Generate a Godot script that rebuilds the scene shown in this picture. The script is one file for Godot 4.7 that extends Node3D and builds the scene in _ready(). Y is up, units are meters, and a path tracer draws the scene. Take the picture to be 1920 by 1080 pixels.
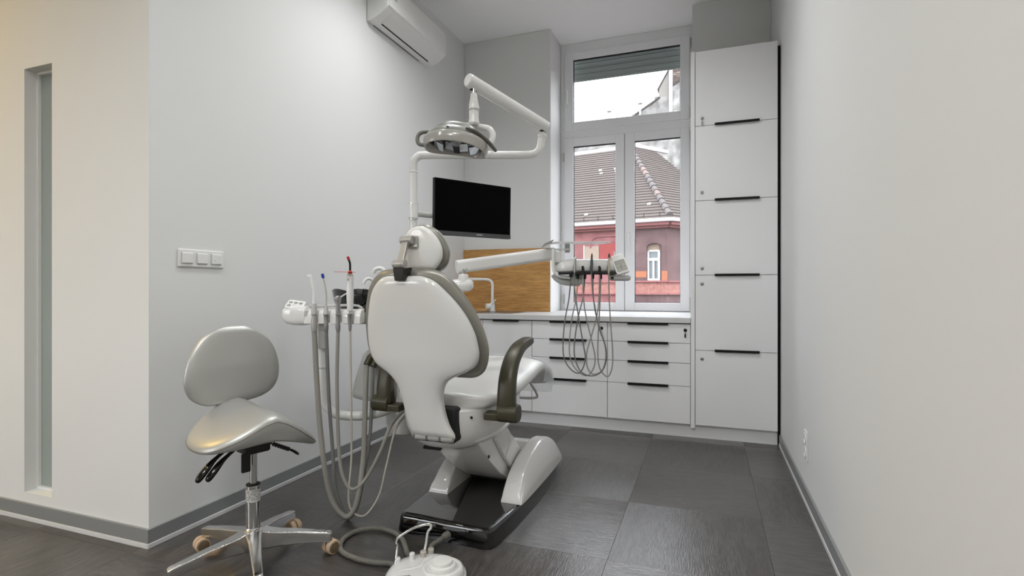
extends Node3D
# A dental surgery: metres, y up. The camera stands at x 0, z 0; the far wall with the window lies towards -z.

var off := {}          # node -> the world point its meshes are given relative to
var M := {}            # materials

# ---------------------------------------------------------------- shape kit
class Sh:
	var p := PackedVector3Array()

	func put(t: PackedVector3Array, turn := true) -> void:
		if turn:
			var vol := 0.0
			var o := t[0]
			for i in range(0, t.size(), 3):
				vol += (t[i] - o).dot((t[i + 1] - o).cross(t[i + 2] - o))
			if vol > 0.0:
				for i in range(0, t.size(), 3):
					var k := t[i + 1]
					t[i + 1] = t[i + 2]
					t[i + 2] = k
		p.append_array(t)

	func loft(rings: Array, cap0 := true, cap1 := true, tri := PackedInt32Array(), closed := true) -> Sh:
		var t := PackedVector3Array()
		var n: int = rings[0].size()
		for i in rings.size() - 1:
			var A: PackedVector3Array = rings[i]
			var B: PackedVector3Array = rings[i + 1]
			for j in (n if closed else n - 1):
				var k := (j + 1) % n
				t.append_array([A[j], A[k], B[k], A[j], B[k], B[j]])
		for e in 2:
			if not (cap0 if e == 0 else cap1):
				continue
			var R: PackedVector3Array = rings[0] if e == 0 else rings[-1]
			if tri.size():
				for i in range(0, tri.size(), 3):
					if e == 0:
						t.append_array([R[tri[i]], R[tri[i + 2]], R[tri[i + 1]]])
					else:
						t.append_array([R[tri[i]], R[tri[i + 1]], R[tri[i + 2]]])
			else:
				var c := Vector3.ZERO
				for q in R:
					c += q
				c /= n
				for j in n:
					var k := (j + 1) % n
					if e == 0:
						t.append_array([c, R[k], R[j]])
					else:
						t.append_array([c, R[j], R[k]])
		put(t)
		return self

	# polygon in the xy plane of xf, swept along its z from z0 to z1, edges rounded by b
	func prism(poly: PackedVector2Array, z0: float, z1: float, b := 0.0, xf := Transform3D()) -> Sh:
		var q := poly.duplicate()
		var area := 0.0
		for i in q.size():
			area += q[i].cross(q[(i + 1) % q.size()])
		if area < 0.0:
			q.reverse()
		var rings := []
		var steps := [[0.0, b], [b * 0.3, b * 0.3], [b, 0.0]] if b > 0.0 else [[0.0, 0.0]]
		for s in steps:
			rings.append(lift(inset(q, s[1]), z0 + s[0], xf))
		steps.reverse()
		for s in steps:
			rings.append(lift(inset(q, s[1]), z1 - s[0], xf))
		var tri := Geometry2D.triangulate_polygon(q)
		for i in range(0, tri.size(), 3):
			if (q[tri[i + 1]] - q[tri[i]]).cross(q[tri[i + 2]] - q[tri[i]]) < 0.0:
				var k := tri[i + 1]
				tri[i + 1] = tri[i + 2]
				tri[i + 2] = k
		return loft(rings, true, true, tri)

	static func inset(q: PackedVector2Array, d: float) -> PackedVector2Array:
		if d == 0.0:
			return q
		var o := PackedVector2Array()
		for i in q.size():
			var a := (q[i] - q[i - 1]).normalized()
			var b := (q[(i + 1) % q.size()] - q[i]).normalized()
			var n := (Vector2(-a.y, a.x) + Vector2(-b.y, b.x)).normalized()
			o.append(q[i] + n * d / maxf(0.35, n.dot(Vector2(-a.y, a.x))))
		return o

	static func lift(q: PackedVector2Array, z: float, xf: Transform3D) -> PackedVector3Array:
		var o := PackedVector3Array()
		for v in q:
			o.append(xf * Vector3(v.x, v.y, z))
		return o

	func box(lo: Vector3, hi: Vector3, b := 0.002) -> Sh:
		var s := hi - lo
		return rbox((lo + hi) / 2.0, s, minf(b, minf(s.x, minf(s.y, s.z)) * 0.45))

	# box with rounded edges: r for the four edges along its local z, b for the rest
	func rbox(c: Vector3, s: Vector3, b := 0.003, r := -1.0, basis := Basis()) -> Sh:
		if r < 0.0:
			r = b
		return prism(rrect(s.x, s.y, r, 1 if r < 0.004 else 5), -s.z / 2, s.z / 2, b, Transform3D(basis, c))

	static func rrect(w: float, h: float, r: float, n := 5) -> PackedVector2Array:
		var o := PackedVector2Array()
		r = clampf(r, 0.0002, minf(w, h) * 0.499)
		for k in 4:
			var c := Vector2((w / 2 - r) * (1 if k == 0 or k == 3 else -1), (h / 2 - r) * (1 if k < 2 else -1))
			for i in n + 1:
				o.append(c + Vector2.from_angle(PI / 2 * (k + float(i) / n)) * r)
		return o

	# tube along a line of points; r one radius or one for each point; flat squeezes it along up
	func tube(pts: PackedVector3Array, r: Variant, seg := 10, caps := true, squash := 1.0, up := Vector3.UP) -> Sh:
		var rings := []
		var n := pts.size()
		var u := Vector3.ZERO
		for i in n:
			var d := (pts[mini(i + 1, n - 1)] - pts[maxi(i - 1, 0)]).normalized()
			if i == 0:
				u = up - d * up.dot(d)
				if u.length() < 0.05:
					u = Vector3.RIGHT - d * Vector3.RIGHT.dot(d)
			else:
				u = u - d * u.dot(d)
			u = u.normalized()
			var w := d.cross(u)
			var q: float = r[i] if r is Array or r is PackedFloat32Array else r
			var ring := PackedVector3Array()
			for j in seg:
				var a := TAU * j / seg
				ring.append(pts[i] + (u * cos(a) * squash + w * sin(a)) * q)
			rings.append(ring)
		return loft(rings, caps, caps)

	# turned shape: profile of (radius, height) round the y axis of xf
	func lathe(prof: Array, seg := 24, xf := Transform3D()) -> Sh:
		var rings := []
		for v in prof:
			var ring := PackedVector3Array()
			for j in seg:
				ring.append(xf * Vector3(v.x * cos(TAU * j / seg), v.y, v.x * sin(TAU * j / seg)))
			rings.append(ring)
		return loft(rings)

	# closed superellipse ring round c spanned by a and b
	static func sring(c: Vector3, a: Vector3, b: Vector3, e := 2.5, seg := 28) -> PackedVector3Array:
		var o := PackedVector3Array()
		for j in seg:
			var t := TAU * j / seg
			var x := cos(t)
			var y := sin(t)
			o.append(c + a * signf(x) * pow(absf(x), 2.0 / e) + b * signf(y) * pow(absf(y), 2.0 / e))
		return o

	# body given by its left and right outline (x, y from the top down); zc its middle depth at a height, front and back its half depths, soft the rounding of top and bottom
	func slab(left: Array, right: Array, zc: Callable, front: float, back: float, e := 3.0, soft := 0.04, rows := 36, bulge := 0.0) -> Sh:
		var a := Sh.spl2(left)
		var b := Sh.spl2(right)
		var top := minf(a[0].y, b[0].y)
		var low := maxf(a[-1].y, b[-1].y)
		var rings := []
		for i in rows + 1:
			var f := (1.0 - cos(PI * i / rows)) / 2.0
			var y := lerpf(top, low, f)
			var l := Sh.at(a, y)
			var r := Sh.at(b, y)
			var edge := minf(top - y, y - low)
			var k := sqrt(maxf(0.02, 1.0 - pow(1.0 - minf(1.0, edge / soft), 2.0)))
			var w := maxf((r - l) / 2.0, 0.002)
			var c := Vector3((l + r) / 2.0, y, zc.call(y))
			var ring := PackedVector3Array()
			for j in 40:
				var t := TAU * j / 40
				var sx := signf(cos(t)) * pow(absf(cos(t)), 2.0 / e)
				var sz := pow(absf(sin(t)), 2.0 / e)
				var d := (front + bulge * sqrt(maxf(0.0, edge / (top - low) * 2.0))) if sin(t) > 0 else back
				ring.append(c + Vector3(sx * w, 0, signf(sin(t)) * sz * d * k))
			rings.append(ring)
		return loft(rings)

	static func at(c: PackedVector2Array, y: float) -> float:
		for i in c.size() - 1:
			if y <= c[i].y and y >= c[i + 1].y and c[i].y > c[i + 1].y:
				return lerpf(c[i].x, c[i + 1].x, (c[i].y - y) / (c[i].y - c[i + 1].y))
		return c[0].x if y > c[0].y else c[-1].x

	static func spl2(pts: Array) -> PackedVector2Array:
		var o := PackedVector2Array()
		for v in Sh.spl(pts.map(func(q): return Vector3(q.x, q.y, 0)), 5):
			o.append(Vector2(v.x, v.y))
		return o

	# smooth line through points
	static func spl(pts: Array, n := 6) -> PackedVector3Array:
		var o := PackedVector3Array()
		for i in pts.size() - 1:
			var p0: Vector3 = pts[maxi(i - 1, 0)]
			var p1: Vector3 = pts[i]
			var p2: Vector3 = pts[i + 1]
			var p3: Vector3 = pts[mini(i + 2, pts.size() - 1)]
			for k in n:
				o.append(p1.cubic_interpolate(p2, p0, p3, float(k) / n))
		o.append(pts[-1])
		return o

	func moved(xf: Transform3D) -> Sh:
		for i in p.size():
			p[i] = xf * p[i]
		return self

	func mesh(m: Material, shift: Vector3, limit := 40.0) -> ArrayMesh:
		var n := p.size() / 3
		var fn := PackedVector3Array()
		var at_point := {}
		for i in n:
			var a := p[i * 3]
			var f := (p[i * 3 + 2] - a).cross(p[i * 3 + 1] - a)
			fn.append(f)
			for k in 3:
				var key := Vector3i((p[i * 3 + k] * 20000.0).round())
				if at_point.has(key):
					at_point[key].append(i)
				else:
					at_point[key] = [i]
		var cosl := cos(deg_to_rad(limit))
		var nor := PackedVector3Array()
		var pos := PackedVector3Array()
		for i in n:
			if fn[i].length_squared() < 1e-18:
				continue
			var me := fn[i].normalized()
			for k in 3:
				var s := Vector3.ZERO
				for j in at_point[Vector3i((p[i * 3 + k] * 20000.0).round())]:
					if fn[j].normalized().dot(me) > cosl:
						s += fn[j]
				nor.append(s.normalized() if s.length_squared() > 0.0 else me)
				pos.append(p[i * 3 + k] - shift)
		var arr := []
		arr.resize(Mesh.ARRAY_MAX)
		arr[Mesh.ARRAY_VERTEX] = pos
		arr[Mesh.ARRAY_NORMAL] = nor
		var am := ArrayMesh.new()
		am.add_surface_from_arrays(Mesh.PRIMITIVE_TRIANGLES, arr)
		am.surface_set_material(0, m)
		return am

func V(x: float, y: float) -> Vector2:
	return Vector2(x, y)

func V3(x: float, y: float, z: float) -> Vector3:
	return Vector3(x, y, z)

# a thing: a Node3D at its base; parts get world coordinates unless it is local
func thing(called: String, label: String, category: String, at: Vector3, group := "", local := false) -> Node3D:
	var o := Node3D.new()
	o.name = called
	add_child(o, true)
	o.position = at
	off[o] = Vector3.ZERO if local else at
	o.set_meta("label", label)
	o.set_meta("category", category)
	if group:
		o.set_meta("group", group)
	return o

func structure(called: String, at := Vector3.ZERO) -> Node3D:
	var o := Node3D.new()
	o.name = called
	add_child(o, true)
	o.position = at
	off[o] = at
	o.set_meta("kind", "structure")
	return o

func part(called: String, sh: Sh, m: Material, parent: Node3D, label := "", limit := 40.0) -> MeshInstance3D:
	var o := MeshInstance3D.new()
	o.name = called
	o.mesh = sh.mesh(m, off[parent], limit)
	parent.add_child(o, true)
	off[o] = off[parent]
	if label:
		o.set_meta("label", label)
	return o

func solid(called: String, sh: Sh, m: Material) -> MeshInstance3D:   # a piece of the room in one mesh
	off[self] = Vector3.ZERO
	var o := part(called, sh, m, self)
	o.set_meta("kind", "structure")
	return o

func mat(key: String, c: Color, rough := 0.5, metal := 0.0, more := {}) -> StandardMaterial3D:
	var m := StandardMaterial3D.new()
	m.resource_name = key
	m.albedo_color = c
	m.roughness = rough
	m.metallic = metal
	for k in more:
		m.set(k, more[k])
	M[key] = m
	return m

# flat rectangle with a texture on it: corner o, edges a and b
func sheet(called: String, o: Vector3, a: Vector3, b: Vector3, m: Material, parent: Node3D, label := "") -> MeshInstance3D:
	var pos := PackedVector3Array([o, o + a, o + a + b, o, o + a + b, o + b])
	var n := a.cross(b).normalized()
	var arr := []
	arr.resize(Mesh.ARRAY_MAX)
	for i in 6:
		pos[i] -= off[parent]
	arr[Mesh.ARRAY_VERTEX] = PackedVector3Array([pos[0], pos[2], pos[1], pos[3], pos[5], pos[4]])
	arr[Mesh.ARRAY_NORMAL] = PackedVector3Array([n, n, n, n, n, n])
	arr[Mesh.ARRAY_TEX_UV] = PackedVector2Array([V(0, 1), V(1, 0), V(1, 1), V(0, 1), V(0, 0), V(1, 0)])
	var am := ArrayMesh.new()
	am.add_surface_from_arrays(Mesh.PRIMITIVE_TRIANGLES, arr)
	am.surface_set_material(0, m)
	var mi := MeshInstance3D.new()
	mi.name = called
	mi.mesh = am
	parent.add_child(mi, true)
	off[mi] = off[parent]
	if label:
		mi.set_meta("label", label)
	return mi

# streaked grain: dark and light lines along the picture's x axis
func grain(size: int, seed_: int, along: float, across: float, ramp: Array, contrast := 1.0) -> Array:
	var f := FastNoiseLite.new()
	f.seed = seed_
	f.noise_type = FastNoiseLite.TYPE_SIMPLEX
	f.frequency = 1.0
	f.fractal_type = FastNoiseLite.FRACTAL_FBM
	f.fractal_octaves = 3
	f.fractal_gain = 0.65
	var im := Image.create(size, size, false, Image.FORMAT_RGB8)
	var hm := Image.create(size, size, false, Image.FORMAT_RGB8)
	for y in size:
		for x in size:
			var u := float(x) / size
			var v := float(y) / size
			var k := 0.55 * f.get_noise_2d(u * along, v * across) + 0.3 * f.get_noise_2d(u * along * 0.4 + 9.0, v * across * 0.12 + 31.0) + 0.25 * f.get_noise_2d(u * along * 3.0 + 70.0, v * across * 3.1 + 5.0)
			k = clampf(0.5 + k * contrast, 0.0, 1.0)
			im.set_pixel(x, y, ramp[0].lerp(ramp[1], k))
			hm.set_pixel(x, y, Color(k, k, k))
	hm.bump_map_to_normal_map(1.0)
	return [ImageTexture.create_from_image(im), ImageTexture.create_from_image(hm)]

func noise_normal(freq: float, strength: float, size := 512) -> NoiseTexture2D:
	var t := NoiseTexture2D.new()
	t.width = size
	t.height = size
	t.seamless = true
	t.as_normal_map = true
	t.bump_strength = strength
	var f := FastNoiseLite.new()
	f.seed = 5
	f.frequency = freq
	f.fractal_octaves = 4
	t.noise = f
	return t

func noise_ramp(freq: float, a: Color, b: Color, seed_ := 3, oct := 4) -> NoiseTexture2D:
	var t := NoiseTexture2D.new()
	t.width = 512
	t.height = 512
	t.seamless = true
	var f := FastNoiseLite.new()
	f.seed = seed_
	f.frequency = freq
	f.fractal_octaves = oct
	t.noise = f
	var g := Gradient.new()
	g.set_color(0, a)
	g.set_color(1, b)
	t.color_ramp = g
	return t

# a ceiling lamp out of view: frame, glowing panel and a light of the panel's size just below it
func unseen_ceiling_lamp(label: String, c: Vector3, w: float, d: float, tint: Color, power: float) -> void:
	var t := thing("unseen_ceiling_lamp", label, "lamp", c)
	part("frame", Sh.new().box(c + V3(-w / 2 - 0.02, -0.0, -d / 2 - 0.02), c + V3(w / 2 + 0.02, 0.05, d / 2 + 0.02), 0.006), M.white_plastic, t)
	var g := mat("lamp_glow_%s" % tint.to_html(), Color.WHITE, 0.6, 0.0, {"emission_enabled": true, "emission": tint, "emission_energy_multiplier": 1.0})
	part("diffuser", Sh.new().box(c + V3(-w / 2, -0.006, -d / 2), c + V3(w / 2, 0.004, d / 2), 0.002), g, t)
	var l := AreaLight3D.new()
	l.name = "panel_light"
	l.area_size = Vector2(w, d)
	l.light_color = tint
	l.light_energy = power
	l.area_range = 30.0
	l.area_attenuation = 2.0
	l.shadow_enabled = true
	l.rotation_degrees = V3(-90, 0, 0)
	l.position = V3(0, -0.012, 0)
	t.add_child(l)

# a recessed downlight out of view, placed to light the room: trim ring, glowing disc and a spot of the disc's size just below it
func downlight(c: Vector3, label: String, tint: Color, power: float, cone: float) -> void:
	var t := thing("unseen_downlight", label, "lamp", c, "unseen ceiling downlights")
	var x := Transform3D(Basis(), V3(c.x, c.y, c.z))
	part("trim_ring", Sh.new().lathe([V(0.086, 0.0), V(0.105, 0.0), V(0.107, -0.003), V(0.104, -0.007), V(0.09, -0.008), V(0.086, -0.004)], 28, x), M.white_plastic, t)
	if not M.has("downlight_glow"):
		mat("downlight_glow", Color.WHITE, 0.6, 0.0, {"emission_enabled": true, "emission": tint, "emission_energy_multiplier": 1.5})
	part("diffuser", Sh.new().lathe([V(0.002, -0.001), V(0.088, -0.001), V(0.088, -0.003), V(0.002, -0.004)], 28, x), M.downlight_glow, t)
	var l := SpotLight3D.new()
	l.name = "spot"
	l.light_color = tint
	l.light_energy = power
	l.light_size = 0.06
	l.spot_angle = cone
	l.spot_angle_attenuation = 1.0
	l.spot_range = 30.0
	l.spot_attenuation = 2.0
	l.shadow_enabled = true
	l.rotation_degrees = V3(-90, 0, 0)
	l.position = V3(0, -0.10, 0)
	t.add_child(l)

func _ready() -> void:
	camera_and_light()
	materials()
	room()
	window()
	outside()
	furniture()
	fittings()
	chair()
	unit()
	lamp_and_monitor()
	delivery()
	assistant()
	stool()
	pedal()

func camera_and_light() -> void:
	var cam := Camera3D.new()
	cam.name = "camera"
	cam.position = V3(0, 1.13, 0)
	cam.rotation_degrees = V3(0, 20.047, 0)
	cam.fov = 56.595
	cam.near = 0.05
	cam.far = 200.0
	add_child(cam)
	cam.current = true
	var sky_mat := ProceduralSkyMaterial.new()
	sky_mat.sky_top_color = Color(0.90, 0.92, 0.95)
	sky_mat.sky_horizon_color = Color(0.96, 0.965, 0.97)
	sky_mat.ground_bottom_color = Color(0.4, 0.39, 0.38)
	sky_mat.ground_horizon_color = Color(0.6, 0.6, 0.6)
	sky_mat.sky_energy_multiplier = 2.6
	sky_mat.sun_angle_max = 1.0
	var sky := Sky.new()
	sky.sky_material = sky_mat
	var e := Environment.new()
	e.background_mode = Environment.BG_SKY
	e.sky = sky
	e.tonemap_mode = Environment.TONE_MAPPER_LINEAR
	e.tonemap_exposure = 0.83
	e.sdfgi_enabled = true
	e.ssao_enabled = true
	e.ssil_enabled = true
	var we := WorldEnvironment.new()
	we.name = "surroundings"
	we.environment = e
	add_child(we)
	# soft sun added behind the house to brighten the buildings outside, not the room
	var sun := DirectionalLight3D.new()
	sun.name = "added_sun"
	sun.rotation_degrees = V3(-48, 12, 0)
	sun.light_energy = 0.1
	sun.light_color = Color(1.0, 0.98, 0.95)
	sun.light_angular_distance = 20.0
	sun.sky_mode = DirectionalLight3D.SKY_MODE_LIGHT_ONLY
	sun.shadow_enabled = true
	add_child(sun)
	mat("white_plastic", Color(0.90, 0.90, 0.89), 0.32)
	var zs := [-2.95, -2.1, -1.0, -0.2, 0.4, 1.2]
	var powers := [1.3, 0.5, 0.3, 0.4, 1.7, 2.7]
	var places := ["nearest the window", "second from the window", "third from the window", "fourth from the window", "fifth from the window", "furthest from the window"]
	for x in [-1.5, -0.4]:  # ceiling rows out of view, spaced to light walls and cabinets evenly
		for i in 6:
			downlight(V3(x, 3.57, zs[i]), "unseen round recessed white downlight placed to light the walls, in the %s ceiling row, %s" % ["left" if x < -1.0 else "right", places[i]], Color(0.985, 0.99, 0.99), powers[i] * (1.6 if i == 0 and x < -1.0 else 1.0), 82.0 if i > 3 else 76.0)
	for z in [-0.55, 0.75]:  # two more out of view, placed to light the partition wall
		downlight(V3(-2.95, 3.57, z), "unseen round recessed white downlight placed to light the partition, in the corridor ceiling, %s the partition wall" % ["close to" if z < 0.0 else "away from"], Color(0.985, 0.99, 0.99), 0.3, 70.0)
	unseen_ceiling_lamp("unseen warm ceiling panel lamp in the corridor left of the surgery, tinting the partition wall", V3(-4.9, 3.50, -0.6), 0.6, 0.6, Color(1.0, 0.82, 0.40), 5.0)  # corridor lamp out of view, placed to warm the partition wall

func materials() -> void:
	mat("wall_paint", Color(0.875, 0.877, 0.872), 0.85, 0.0, {"normal_enabled": true, "normal_texture": noise_normal(0.06, 1.2), "normal_scale": 0.05, "uv1_triplanar": true, "uv1_world_triplanar": true, "uv1_scale": Vector3.ONE * 1.7})
	mat("ceiling_paint", Color(0.97, 0.97, 0.965), 0.9)
	mat("lacquer", Color(0.945, 0.945, 0.95), 0.38, 0.0, {"normal_enabled": true, "normal_texture": noise_normal(0.12, 1.0), "normal_scale": 0.06, "uv1_triplanar": true, "uv1_world_triplanar": true, "uv1_scale": Vector3.ONE * 5.0})
	mat("worktop_white", Color(0.83, 0.83, 0.83), 0.42)
	mat("upvc", Color(0.92, 0.92, 0.925), 0.3)
	mat("black_metal", Color(0.03, 0.03, 0.035), 0.4, 0.3)
	mat("black_gap", Color(0.02, 0.02, 0.022), 0.8)
	mat("black_rubber", Color(0.045, 0.045, 0.05), 0.6)
	mat("gloss_white", Color(0.90, 0.895, 0.885), 0.13, 0.0, {"clearcoat_enabled": true, "clearcoat": 0.5, "clearcoat_roughness": 0.06})
	mat("gloss_black", Color(0.015, 0.015, 0.017), 0.05, 0.0, {"clearcoat_enabled": true, "clearcoat": 1.0, "clearcoat_roughness": 0.03})
	mat("satin_white", Color(0.90, 0.90, 0.89), 0.4)
	mat("grey_plastic", Color(0.60, 0.60, 0.585), 0.38)
	mat("pale_grey", Color(0.74, 0.74, 0.73), 0.4)
	mat("silver_vinyl", Color(0.71, 0.71, 0.695), 0.38, 0.55, {"normal_enabled": true, "normal_texture": noise_normal(0.25, 1.0), "normal_scale": 0.08, "uv1_triplanar": true, "uv1_scale": Vector3.ONE * 6.0})
	mat("vinyl_rim", Color(0.56, 0.55, 0.52), 0.33, 0.5)
	mat("seat_vinyl", Color(0.86, 0.86, 0.85), 0.36, 0.05)
	mat("olive", Color(0.24, 0.225, 0.16), 0.38, 0.25)
	mat("zinc", Color(0.68, 0.67, 0.65), 0.36, 0.35)
	mat("chrome", Color(0.86, 0.86, 0.86), 0.08, 1.0)
	mat("polished_aluminium", Color(0.84, 0.84, 0.84), 0.16, 1.0)
	mat("brushed_steel", Color(0.66, 0.66, 0.66), 0.3, 1.0)
	mat("aluminium_strip", Color(0.58, 0.59, 0.59), 0.4, 0.3)
	mat("hose_grey", Color(0.60, 0.59, 0.56), 0.45)
	mat("hose_dark", Color(0.46, 0.46, 0.45), 0.45)
	mat("hose_pale", Color(0.74, 0.72, 0.68), 0.4)
	mat("floor_hose", Color(0.43, 0.42, 0.39), 0.5)
	mat("caster_cream", Color(0.78, 0.68, 0.57), 0.5)
	mat("caster_disc", Color(0.62, 0.55, 0.45), 0.3, 0.7)
	mat("screen", Color(0.008, 0.008, 0.009), 0.3, 0.0, {"metallic_specular": 0.15})
	mat("bowl_green", Color(0.025, 0.05, 0.045), 0.05, 0.0, {"clearcoat_enabled": true, "clearcoat": 1.0, "clearcoat_roughness": 0.03})
	mat("blue", Color(0.05, 0.2, 0.65), 0.4)
	mat("red", Color(0.7, 0.06, 0.05), 0.35)
	mat("orange_clear", Color(0.85, 0.18, 0.05, 0.75), 0.3, 0.0, {"transparency": BaseMaterial3D.TRANSPARENCY_ALPHA})
	mat("glass", Color(1, 1, 1, 0.012), 0.02, 0.0, {"transparency": BaseMaterial3D.TRANSPARENCY_ALPHA})
	mat("clear_sheet", Color(0.93, 0.95, 0.97, 0.38), 0.3, 0.0, {"transparency": BaseMaterial3D.TRANSPARENCY_ALPHA})
	mat("clear_lens", Color(0.92, 0.93, 0.93, 0.25), 0.05, 0.0, {"transparency": BaseMaterial3D.TRANSPARENCY_ALPHA})
	mat("frosted", Color(0.64, 0.67, 0.64, 0.88), 0.35, 0.0, {"transparency": BaseMaterial3D.TRANSPARENCY_ALPHA})
	mat("reflector", Color(0.75, 0.76, 0.78), 0.12, 1.0)
	mat("shutter", Color(0.50, 0.55, 0.53), 0.5)

# ---------------------------------------------------------------- the room
const XL := -2.283
const XR := 0.494
const ZP := -1.645
const ZB := -4.86
const CEIL := 3.57

func floor_tile(x0: float, x1: float, z0: float, z1: float, gi: Vector2, turned: bool, m: Material, parent: Node3D) -> void:
	var c := 0.0007
	var g := 0.0003
	var a := [V3(x0 + g, 0, z1 + g), V3(x1 - g, 0, z1 + g), V3(x1 - g, 0, z0 - g), V3(x0 + g, 0, z0 - g)]
	var mid := V3((x0 + x1) / 2, 0, (z0 + z1) / 2)
	var pos := PackedVector3Array()
	var uv := PackedVector2Array()
	var nor := PackedVector3Array()
	var top := []
	for v in a:
		top.append(v + V3(signf(mid.x - v.x) * c, 0, signf(mid.z - v.z) * c))
	var quads := [[top[0], top[1], top[2], top[3], Vector3.UP]]
	for i in 4:
		var k := (i + 1) % 4
		var o: Vector3 = ((a[i] + a[k]) / 2 - mid).normalized()
		var dn := V3(0, -c, 0)
		quads.append([a[i] + dn, a[k] + dn, top[k], top[i], (o + Vector3.UP).normalized()])
		quads.append([a[i] + V3(0, -0.01, 0), a[k] + V3(0, -0.01, 0), a[k] + dn, a[i] + dn, o])
	for q in quads:
		var n: Vector3 = q[4]
		var flip: bool = (q[2] - q[0]).cross(q[1] - q[0]).dot(n) < 0.0
		for k in ([0, 2, 1, 0, 3, 2] if flip else [0, 1, 2, 0, 2, 3]):
			pos.append(q[k])
			nor.append(n)
			var t: Vector3 = q[k]
			var u := Vector2(t.x, -t.z) / 0.64
			uv.append((Vector2(u.y, u.x) if turned else u) + gi)
	var arr := []
	arr.resize(Mesh.ARRAY_MAX)
	arr[Mesh.ARRAY_VERTEX] = pos
	arr[Mesh.ARRAY_NORMAL] = nor
	arr[Mesh.ARRAY_TEX_UV] = uv
	var am := ArrayMesh.new()
	am.add_surface_from_arrays(Mesh.PRIMITIVE_TRIANGLES, arr)
	am.surface_set_material(0, m)
	var o := MeshInstance3D.new()
	o.name = "tile"
	o.mesh = am
	parent.add_child(o, true)

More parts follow.
